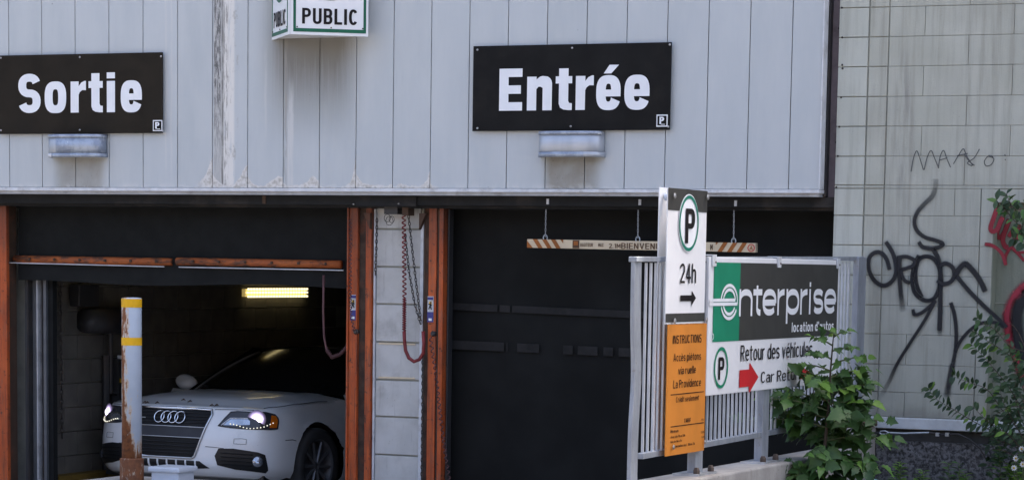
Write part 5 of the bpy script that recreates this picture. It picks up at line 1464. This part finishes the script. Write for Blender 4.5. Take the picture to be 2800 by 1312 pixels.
# the linked e: two parallel bands
e0 = f.uv(*E1(355, 660)); top = f.uv(*E1(355, 428))[1]; botm = f.uv(*E1(355, 930))[1]; lft = f.uv(*E1(235, 650))[0]; rgt = f.uv(*E1(482, 690))[0]
ecx, ecz = (lft + rgt) / 2, (top + botm) / 2 + .0; erx, erz = (rgt - lft) / 2, (top - botm) / 2
x_l = f.uv(*E1(90, 660))[0]
mb = MB(); hw = erz * .088
for kk, (fr0, zbar) in enumerate(((1 - .09, -.115), (1 - .33, .10))):
    rx, rz = erx * fr0, erz * fr0
    a0_ = math.degrees(math.asin(max(-1, min(1, zbar * erz / rz))))
    ribbon(mb, [(x_l, ecz + zbar * erz), (ecx + rx * math.cos(math.radians(a0_)), ecz + zbar * erz)] , hw * .72, hw, -.006 - .0005 * kk)
    ribbon(mb, [(ecx + x, ecz + z) for x, z in [(rx * math.cos(math.radians(a)), rz * math.sin(math.radians(a))) for a in [a0_ + (176 - (4 if kk else 0) - a0_) * i / 20 for i in range(21)]]], hw * .72, hw, -.0063 - .0005 * kk)
    ribbon(mb, [(ecx + rx * math.cos(math.radians(a)), ecz + rz * math.sin(math.radians(a))) for a in [198 + (332 - 198) * i / 20 for i in range(21)]], hw * .72, hw, -.0066 - .0005 * kk)
mb.build('logo_letter', 'print_white', rs, recalc=False)
u, v = f.uv(*E1(133, 1155)); f.ring(u, v, .013, .019, 'print_white', 'registered_ring', 2)
f.text("location d'autos", 1920 + 1222 / 5.03, 1920 + 1800 / 5.03, 690 + 1094 / 5.03, 690 + 962 / 5.03, 'print_white', stem=.20, bar=.17, layer=2)
E2 = lambda x, y: (1900 + x / 1.91, 680 + y / 1.91)
f.text('Retour des véhicules', E2(236, 0)[0], E2(610, 0)[0], E2(0, 587)[1], E2(0, 503)[1], 'print_black', stem=.13, bar=.11, layer=2)
f.text('Car Return', E2(342, 0)[0], E2(560, 0)[0], E2(0, 700)[1], E2(0, 641)[1], 'print_black', stem=.13, bar=.11, layer=2)
u, v = f.uv(1970, 1004.5); R0 = (f.uv(1970, 948)[1] - f.uv(1970, 1061)[1]) / 2
f.ring(u, v, R0 * .84, R0, 'sign_green', 'green_ring', 2)
f.text('P', E2(120, 0)[0], E2(150, 0)[0], E2(0, 683)[1], E2(0, 566)[1], 'print_black', stem=.20, bar=.16, name='parking_letter', layer=2)
a0, a1, a2 = f.uv(*E2(229, 678)), f.uv(*E2(280, 678)), f.uv(*E2(328, 678)); s1 = .052; s2 = .094
f.poly([(a0[0], a0[1] - s1), (a1[0], a0[1] - s1), (a1[0], a0[1] - s2), (a2[0], a0[1]), (a1[0], a0[1] + s2), (a1[0], a0[1] + s1), (a0[0], a0[1] + s1)], 'sign_red', 'red_arrow', 2, None, True)
a0, a2 = f.uv(*E2(548, 650)), f.uv(*E2(600, 650))
f.poly([(a0[0], a0[1] - .04), (a2[0], a0[1] + .0), (a0[0], a0[1] + .05)], 'sign_red', 'red_mark', 2, None, True)
for px in (1950, 2128, 2290):
    u = f.uv(px, 712)[0]
    MB().prism([(u - .03, T1 - .055), (u + .03, T1 - .055), (u + .03, T1 + .006), (u - .03, T1 + .006)], -.012, -.002).build('clamp', 'white_trim', rs, bevel=.002)
    MB().box(u - .03, u + .03, -.012, .06, T1 + .006, T1 + .014).build('clamp_top', 'white_trim', rs)
    MB().lathe([(.007, -.012), (.006, -.016)], 8, 'y', (u + .012, 0, T1 - .03)).build('rivet', 'dark_screw', rs)

# ------------------------------------------------------------------ plants
def leaf_mesh(name, outline, mat, fold=.22, droop=.25):
    """half outline (x along, y half width) mirrored about the midrib, folded and drooping"""
    pts = [(0, 0)] + outline + [(1, 0)]
    v = []; n = len(pts)
    for x, y in pts: v.append((x, 0, -droop * x * x))
    for x, y in pts[1:-1]: v.append((x + .0, y, -droop * x * x + fold * y))
    for x, y in pts[1:-1]: v.append((x + .0, -y, -droop * x * x + fold * y))
    f_ = []
    for o_, sgn in ((n, 1), (n + n - 2, -1)):
        for i in range(n - 1):
            a, b = i, i + 1; c_ = o_ + i - 1 if 0 < i else None; d = o_ + i if i < n - 2 else None
            q = [k for k in (a, b, d, c_) if k is not None]
            f_.append(tuple(q) if sgn > 0 else tuple(reversed(q)))
    me_ = bpy.data.meshes.new(name); me_.from_pydata(v, [], f_); me_.polygons.foreach_set('use_smooth', [True] * len(f_))
    me_.materials.append(M[mat]); return me_
LOBED = [(.05, .10), (.0, .30), (.14, .26), (.22, .44), (.34, .30), (.46, .33), (.56, .47), (.64, .25), (.80, .13)]
OVAL = [(.12, .10), (.35, .22), (.6, .23), (.82, .13)]
LOBED2 = [(.06, .07), (.10, .22), (.22, .20), (.30, .36), (.42, .27), (.52, .34), (.62, .22), (.78, .12)]
LOBED3 = [(.05, .12), (.06, .26), (.20, .27), (.30, .30), (.42, .33), (.50, .24), (.62, .27), (.72, .16), (.86, .08)]
LMV = {k: [leaf_mesh('leaf', o_, k, f_, d_) for o_, f_, d_ in ((LOBED, .22, .25), (LOBED2, .40, .45), (LOBED3, .10, .15), (LOBED2, -.15, .35), (LOBED3, .5, .6))] for k in ('leaf_dark', 'leaf_mid', 'leaf_bright')}
LM = {k: v[0] for k, v in LMV.items()}
LS = leaf_mesh('leaf', OVAL, 'leaf_small', .3, .2); LB = leaf_mesh('leaf', OVAL, 'leaf_bright', .3, .3); LMID = leaf_mesh('leaf', OVAL, 'leaf_mid', .3, .3)
def put_leaf(me_, parent, pos, direc, size, roll=0.0, up=Vector((0, 0, 1))):
    d = direc.normalized(); s_ = up.cross(d)
    s_ = s_.normalized() if s_.length > 1e-3 else Vector((1, 0, 0))
    n = d.cross(s_)
    mt = Matrix((( d.x, s_.x, n.x), (d.y, s_.y, n.y), (d.z, s_.z, n.z))) @ Matrix.Rotation(roll, 3, 'X')
    o = bpy.data.objects.new('leaf', me_); COL.objects.link(o); o.parent = parent
    o.matrix_local = Matrix.Translation(pos - parent.location) @ mt.to_4x4() @ Matrix.Scale(size, 4)
    return o
SX, SYP = 7.20, -1.58
sap = thing('sapling', 'leafy green maple sapling growing in front of the rental sign', 'tree', (SX, SYP, .45))
S0 = Vector((SX, SYP, .45))
rs_ = random.Random(11)
def cam_right(): return Vector((cr.x, cr.y, 0)).normalized()
CR, CB = cam_right(), Vector((cf.x, cf.y, 0)).normalized()
stem = [Vector((0, 0, 0)), CR * .015 + Vector((0, 0, .3)), CR * .035 + Vector((0, 0, .6)), CR * .045 + Vector((0, 0, .9)), CR * .06 + Vector((0, 0, 1.15))]
trunk = MB().tube(smooth_path([tuple(p) for p in stem], 4), [.016 - .0135 * i / 16 for i in range(17)], 7).build('trunk', 'bark', sap, smooth=True)
nleaf = 0
brs = []
# (height on stem, length, lateral share -1..1, lift)
for h, L, lat, lift in ((.12, .34, -1, .2), (.10, .40, .9, .15), (.18, .42, .6, .1), (.2, .36, -.7, .3), (.26, .36, -.9, .25), (.30, .46, .95, .2), (.34, .40, .7, -.05), (.36, .30, -.3, .2), (.42, .50, .95, .25), (.42, .34, -.6, .5), (.46, .30, .2, .2), (.5, .52, -.98, .30), (.52, .46, .9, .35),
                        (.56, .40, -.85, .2), (.58, .36, .4, .3), (.60, .50, -1, .42), (.64, .38, .98, .3), (.66, .40, -.9, .3), (.70, .36, .9, .45), (.72, .30, -.3, .4), (.76, .34, -.85, .45), (.80, .34, .95, .4), (.84, .26, -.8, .4), (.88, .30, .9, .5), (.92, .22, -.7, .5), (.98, .24, .8, .4), (1.02, .18, -.8, .5), (1.08, .15, .6, .6), (1.1, .14, -.6, .5), (.14, .3, .1, .2), (.30, .3, -.1, .1), (.05, .35, -.5, .1), (.05, .42, .5, .1)):
    base = Vector((0, 0, 0)); hh_ = h / 1.15 * 4; i = min(3, int(hh_)); base = stem[i].lerp(stem[i + 1], hh_ - i)
    dep = math.sqrt(max(0, 1 - lat * lat)) * rs_.choice((-1, 1, -1)) + rs_.uniform(-.35, .2)
    d = (CR * lat + CB * dep + Vector((0, 0, lift))).normalized()
    L *= 1.0 if lat < 0 else .88
    pts = [base + d * (L * t) + Vector((0, 0, -.22 * L * t * t + .0)) for t in (0, .25, .5, .75, 1)]
    brs.append(pts)
    MB().tube(pts, [.006, .005, .004, .003, .0015], 5).build('branch', 'stem_green', sap)
    for t in (.3, .55, .78, 1.0) if L < .3 else (.25, .45, .64, .82, 1.0):
        k = min(3, int(t * 4)); p = pts[k].lerp(pts[k + 1], t * 4 - k)
        sidev = d.cross(Vector((0, 0, 1))).normalized()
        for sg in ((1, -1) if t < 1 else (0,)):
            if nleaf >= 292: break
            ld = (d * (.55 if sg else 1.0) + sidev * (sg * .85) + Vector((0, 0, rs_.uniform(-.45, .2)))) 
            hi = (base.z + L * lift * t) / 1.15
            bright = rs_.random() < (.10 + .45 * max(0, hi - .55) + (.45 if (h < .3 and lat > 0 and t > .75 and dep < 0) else 0))
            kind = 'leaf_bright' if bright else ('leaf_mid' if rs_.random() < .42 + .4 * hi * t else 'leaf_dark')
            sz = (.078 + .066 * rs_.random()) * (.55 if h > .95 else (.66 if h > .8 else (.8 if h > .62 else 1))) * (.8 if t == 1 else 1)
            upv = Vector((0, 0, 1)) * rs_.uniform(.25, 1) - CB * rs_.uniform(.3, 1.1) + CR * rs_.uniform(-.6, .6)
            put_leaf(rs_.choice(LMV[kind]), sap, S0 + p + Vector((0, 0, .005)) + CR * rs_.uniform(-.03, .03), ld + CR * rs_.uniform(-.5, .5) + Vector((0, 0, rs_.uniform(-.5, .1))), sz, rs_.uniform(-.4, .4), upv); nleaf += 1

# inner mass of leaves that cannot be told apart
fm = MB(); base_me = LM['leaf_dark']
for k in range(420):
    pts = rs_.choice(brs[:22]); t = rs_.uniform(.05, .85) * 4; i = min(3, int(t)); p = pts[i].lerp(pts[i + 1], t - i)
    d = Vector((rs_.uniform(-1, 1), rs_.uniform(-1, 1), rs_.uniform(-.8, .2))).normalized(); upv = Vector((rs_.uniform(-.5, .5), rs_.uniform(-.5, .5), 1)) - CB * .7
    s_ = upv.cross(d).normalized(); n = d.cross(s_); z_ = rs_.uniform(.07, .12)
    mt = Matrix(((d.x, s_.x, n.x), (d.y, s_.y, n.y), (d.z, s_.z, n.z)))
    q = p + CB * rs_.uniform(0, .12) + Vector((0, 0, rs_.uniform(-.06, .04)))
    fm.add([q + mt @ (v.co * z_) for v in base_me.vertices], [tuple(pp_.vertices) for pp_ in base_me.polygons])
fo_ = fm.build('inner_foliage', 'leaf_dark', sap, recalc=False, smooth=True); fo_['kind'] = 'stuff'

# shrub with small leaves at the right edge
sh = thing('twiggy_shrub', 'twiggy small-leaved shrub reaching over the painted wall at right', 'shrub', tuple(onY(2790, 1300, -.5)))
SH = Vector(sh.location); rq = random.Random(5); nl = 0
BR = [([(2800, 1130), (2760, 1060), (2720, 1010), (2690, 975), (2655, 940)], .0), ([(2810, 1030), (2770, 980), (2730, 950), (2690, 925), (2665, 905)], .05), ([(2800, 960), (2760, 945), (2720, 900), (2690, 885), (2672, 868)], -.05),
      ([(2790, 1180), (2740, 1120), (2700, 1065), (2650, 1045), (2605, 1028)], .1), ([(2780, 1200), (2720, 1180), (2660, 1150), (2610, 1120), (2560, 1090), (2538, 1060)], .1), ([(2800, 1200), (2770, 1150), (2740, 1090), (2735, 1040)], -.1),
      ([(2810, 1250), (2760, 1190), (2700, 1150), (2660, 1110)], -.15), ([(2810, 1100), (2790, 1040), (2770, 985), (2755, 940)], -.1), ([(2820, 1200), (2790, 1140), (2775, 1080), (2780, 1020)], .0), ([(2800, 1230), (2750, 1210), (2690, 1190), (2640, 1175)], .05),
      ([(2820, 1000), (2790, 920), (2770, 890), (2752, 880)], .0), ([(2820, 1180), (2800, 1100), (2785, 1060)], -.2), ([(2800, 1260), (2740, 1230), (2690, 1230)], -.1), ([(2815, 1120), (2775, 1110), (2735, 1125), (2700, 1150)], -.12), ([(2830, 1060), (2790, 1010), (2760, 1020)], .08)]
for pts, dy in BR:
    w = [onY(x, y, -.45 + dy + .12 * rq.random()) for x, y in smooth_path(pts, 5)]
    MB().tube([p - SH for p in w], [.004 - .003 * i / (len(w) - 1) for i in range(len(w))], 5).build('branch', 'bark', sh)
    for i in range(1, len(w)):
        d = (w[i] - w[i - 1]).normalized(); up = d.cross(CB).normalized()
        for sg in (1, -1):
            if nl >= 260 or rq.random() < .12: continue
            ld = d * .5 + up * (sg * rq.uniform(.4, 1)) + CB * rq.uniform(-.7, .4)
            put_leaf(LB if rq.random() < .07 else (LMID if rq.random() < .12 else LS), sh, w[i], ld, rq.uniform(.046, .078), rq.uniform(-.5, .5), Vector((0, 0, 1)) * rq.uniform(.2, 1) - CB * rq.uniform(.2, 1) + CR * rq.uniform(-.5, .5)); nl += 1
fm = MB()
for k in range(420):
    x, y = rq.uniform(2700, 2830), rq.uniform(985, 1300)
    if x < 2700 + (1300 - y) * .22 + (0 if y < 1130 else -40) or rq.random() < .15: continue
    q = onY(x, y, -.25 + rq.uniform(-.3, .2)) - SH
    d = Vector((rq.uniform(-1, 1), rq.uniform(-1, 1), rq.uniform(-.7, .5))).normalized(); upv = Vector((rq.uniform(-.5, .5), 0, 1)) - CB * .7
    s_ = upv.cross(d).normalized(); n = d.cross(s_); z_ = rq.uniform(.04, .075); mt = Matrix(((d.x, s_.x, n.x), (d.y, s_.y, n.y), (d.z, s_.z, n.z)))
    fm.add([q + mt @ (v.co * z_) for v in LS.vertices], [tuple(pp_.vertices) for pp_ in LS.polygons])
fo_ = fm.build('inner_foliage', 'leaf_small', sh, recalc=False, smooth=True); fo_['kind'] = 'stuff'
v2 = thing('climbing_sprig', 'leafy sprig hanging over the red graffiti at the right edge', 'plant', tuple(onY(2800, 545, -.3)))
V2 = Vector(v2.location)
for pts in ([(2830, 600), (2790, 585), (2765, 560), (2752, 530)], [(2830, 560), (2780, 575), (2745, 570), (2725, 548)], [(2830, 640), (2800, 625), (2770, 600), (2740, 560)], [(2830, 680), (2795, 660), (2770, 652)], [(2830, 590), (2800, 612), (2785, 640)]):
    w = [onY(x, y, -.3 + rq.uniform(-.1, .1)) for x, y in smooth_path(pts, 3)]
    MB().tube([p - V2 for p in w], .003, 5).build('branch', 'bark', v2)
    for i in range(1, len(w)):
        d = (w[i] - w[i - 1]).normalized(); up = d.cross(CB).normalized()
        for sg in (1, -1):
            put_leaf(LMID if rq.random() < .3 else LS, v2, w[i], d * .5 + up * sg + CB * rq.uniform(-.6, .3), rq.uniform(.05, .08), rq.uniform(-.4, .4), Vector((0, 0, 1)) * rq.uniform(.2, 1) - CB * rq.uniform(.2, 1))
# weeds at the foot of the plinth
def weed(label, px, py, hpx, n, mat_leaf, Yd=-.35, lean=0, flower=False, size=.05):
    b = onY(px, 1330, Yd); b.z = .47
    t = thing('daisy' if flower else 'weed', label, 'flower' if flower else 'weed', tuple(b), 0, 'daisies at the right edge' if flower else 'weeds before the granite plinth'); tip = onY(px + lean, py, Yd) - b
    MB().tube([(0, 0, 0), tuple(tip * .5 + Vector((.01, 0, 0))), tuple(tip)], [.004, .003, .0015], 5).build('stem', 'stem_green', t)
    for k in range(n):
        f_ = .3 + .7 * k / n; a = k * 2.4
        put_leaf(mat_leaf, t, b + tip * f_, Vector((math.cos(a), math.sin(a), .5)), size * (1.1 - .5 * f_), rq.uniform(-.5, .5))
    if flower:
        for q in range(9):
            a = q * 2 * math.pi / 9
            put_leaf(PET, t, b + tip, Vector((math.cos(a), -.3, math.sin(a))), .022, 0, Vector((0, -1, .2))).name = 'petal'
        MB().lathe([(.007, 0), (.005, -.006)], 8, 'y', tuple(tip + Vector((0, -.006, 0)))).build('flower_centre', 'pollen', t)
    return t
PET = leaf_mesh('petal', OVAL, 'petal', .1, .1)
for px, py, n, mm, ln, lb in ((2455, 1262, 16, LB, 6, 'bright green weed nearest the sapling'), (2510, 1285, 12, LB, 14, 'bright green weed with spread leaves before the granite plinth'), (2590, 1262, 9, LMID, 3, 'thin weed with buds before the granite plinth, left one'), (2618, 1262, 9, LMID, 4, 'thin weed with buds before the granite plinth, right one'),
                              (2645, 1292, 12, LB, -6, 'small bright weed at the middle of the plinth'), (2735, 1215, 14, LMID, -4, 'tall thin weed stalk below the shrub'), (2760, 1265, 22, LB, 4, 'bushy bright weed beside the daisies'), (2785, 1230, 22, LB, 8, 'bushy bright weed at the right picture edge')):
    weed(lb, px, py, 0, int(n * 1.5), mm, -.35 - .1 * rq.random(), ln, size=.085)
for px, py, lb in ((2773, 1278, 'white daisy low at the right edge, left of the others'), (2797, 1268, 'white daisy at the right picture edge'), (2778, 1252, 'white daisy half turned, above the others'), (2794, 1226, 'small white daisy highest at the right edge')):
    weed(lb, px, py, 0, 6, LB, -.55, 0, True, .045)
# grass and litter on the bed
gm = MB(); rg = random.Random(3)
for k in range(2600):
    x, y = rg.uniform(7.1, 9.0), rg.uniform(-2.6, .04)
    h, a = rg.uniform(.04, .13), rg.uniform(0, 6.28); dx, dy = math.cos(a), math.sin(a); z = .46
    w = .0035; l = rg.uniform(.01, .05)
    gm.add([(x - dy * w, y + dx * w, z), (x + dy * w, y - dx * w, z), (x + dx * l * .5 + dy * w * .7, y + dy * l * .5 - dx * w * .7, z + h * .6), (x + dx * l * .5 - dy * w * .7, y + dy * l * .5 + dx * w * .7, z + h * .6), (x + dx * l * 1.3, y + dy * l * 1.3, z + h)], [(0, 1, 2, 3), (3, 2, 4)])
go = gm.build('grass', 'grass', recalc=False); go['kind'] = 'stuff'; go['label'] = 'short grass and low weeds on the soil bed'; go['category'] = 'grass'
plain('pale_blue_plastic', (.35, .62, .68), .4)
p = onY(2385, 1318, -.5)
pb = MB().grid(lambda u, v: (p.x - .12 + .24 * u, -.55 + .16 * v, p.z - .02 + .03 * mathutils.noise.noise((u * 4, v * 4, 1)) + .025 * math.sin(u * 3)), 10, 8).build('plastic_sheet', 'pale_blue_plastic', smooth=True)
sm = pb.modifiers.new('solid', 'SOLIDIFY'); sm.thickness = .003
tag(pb, 'scrap of pale blue plastic on the ground by the sapling', 'litter')
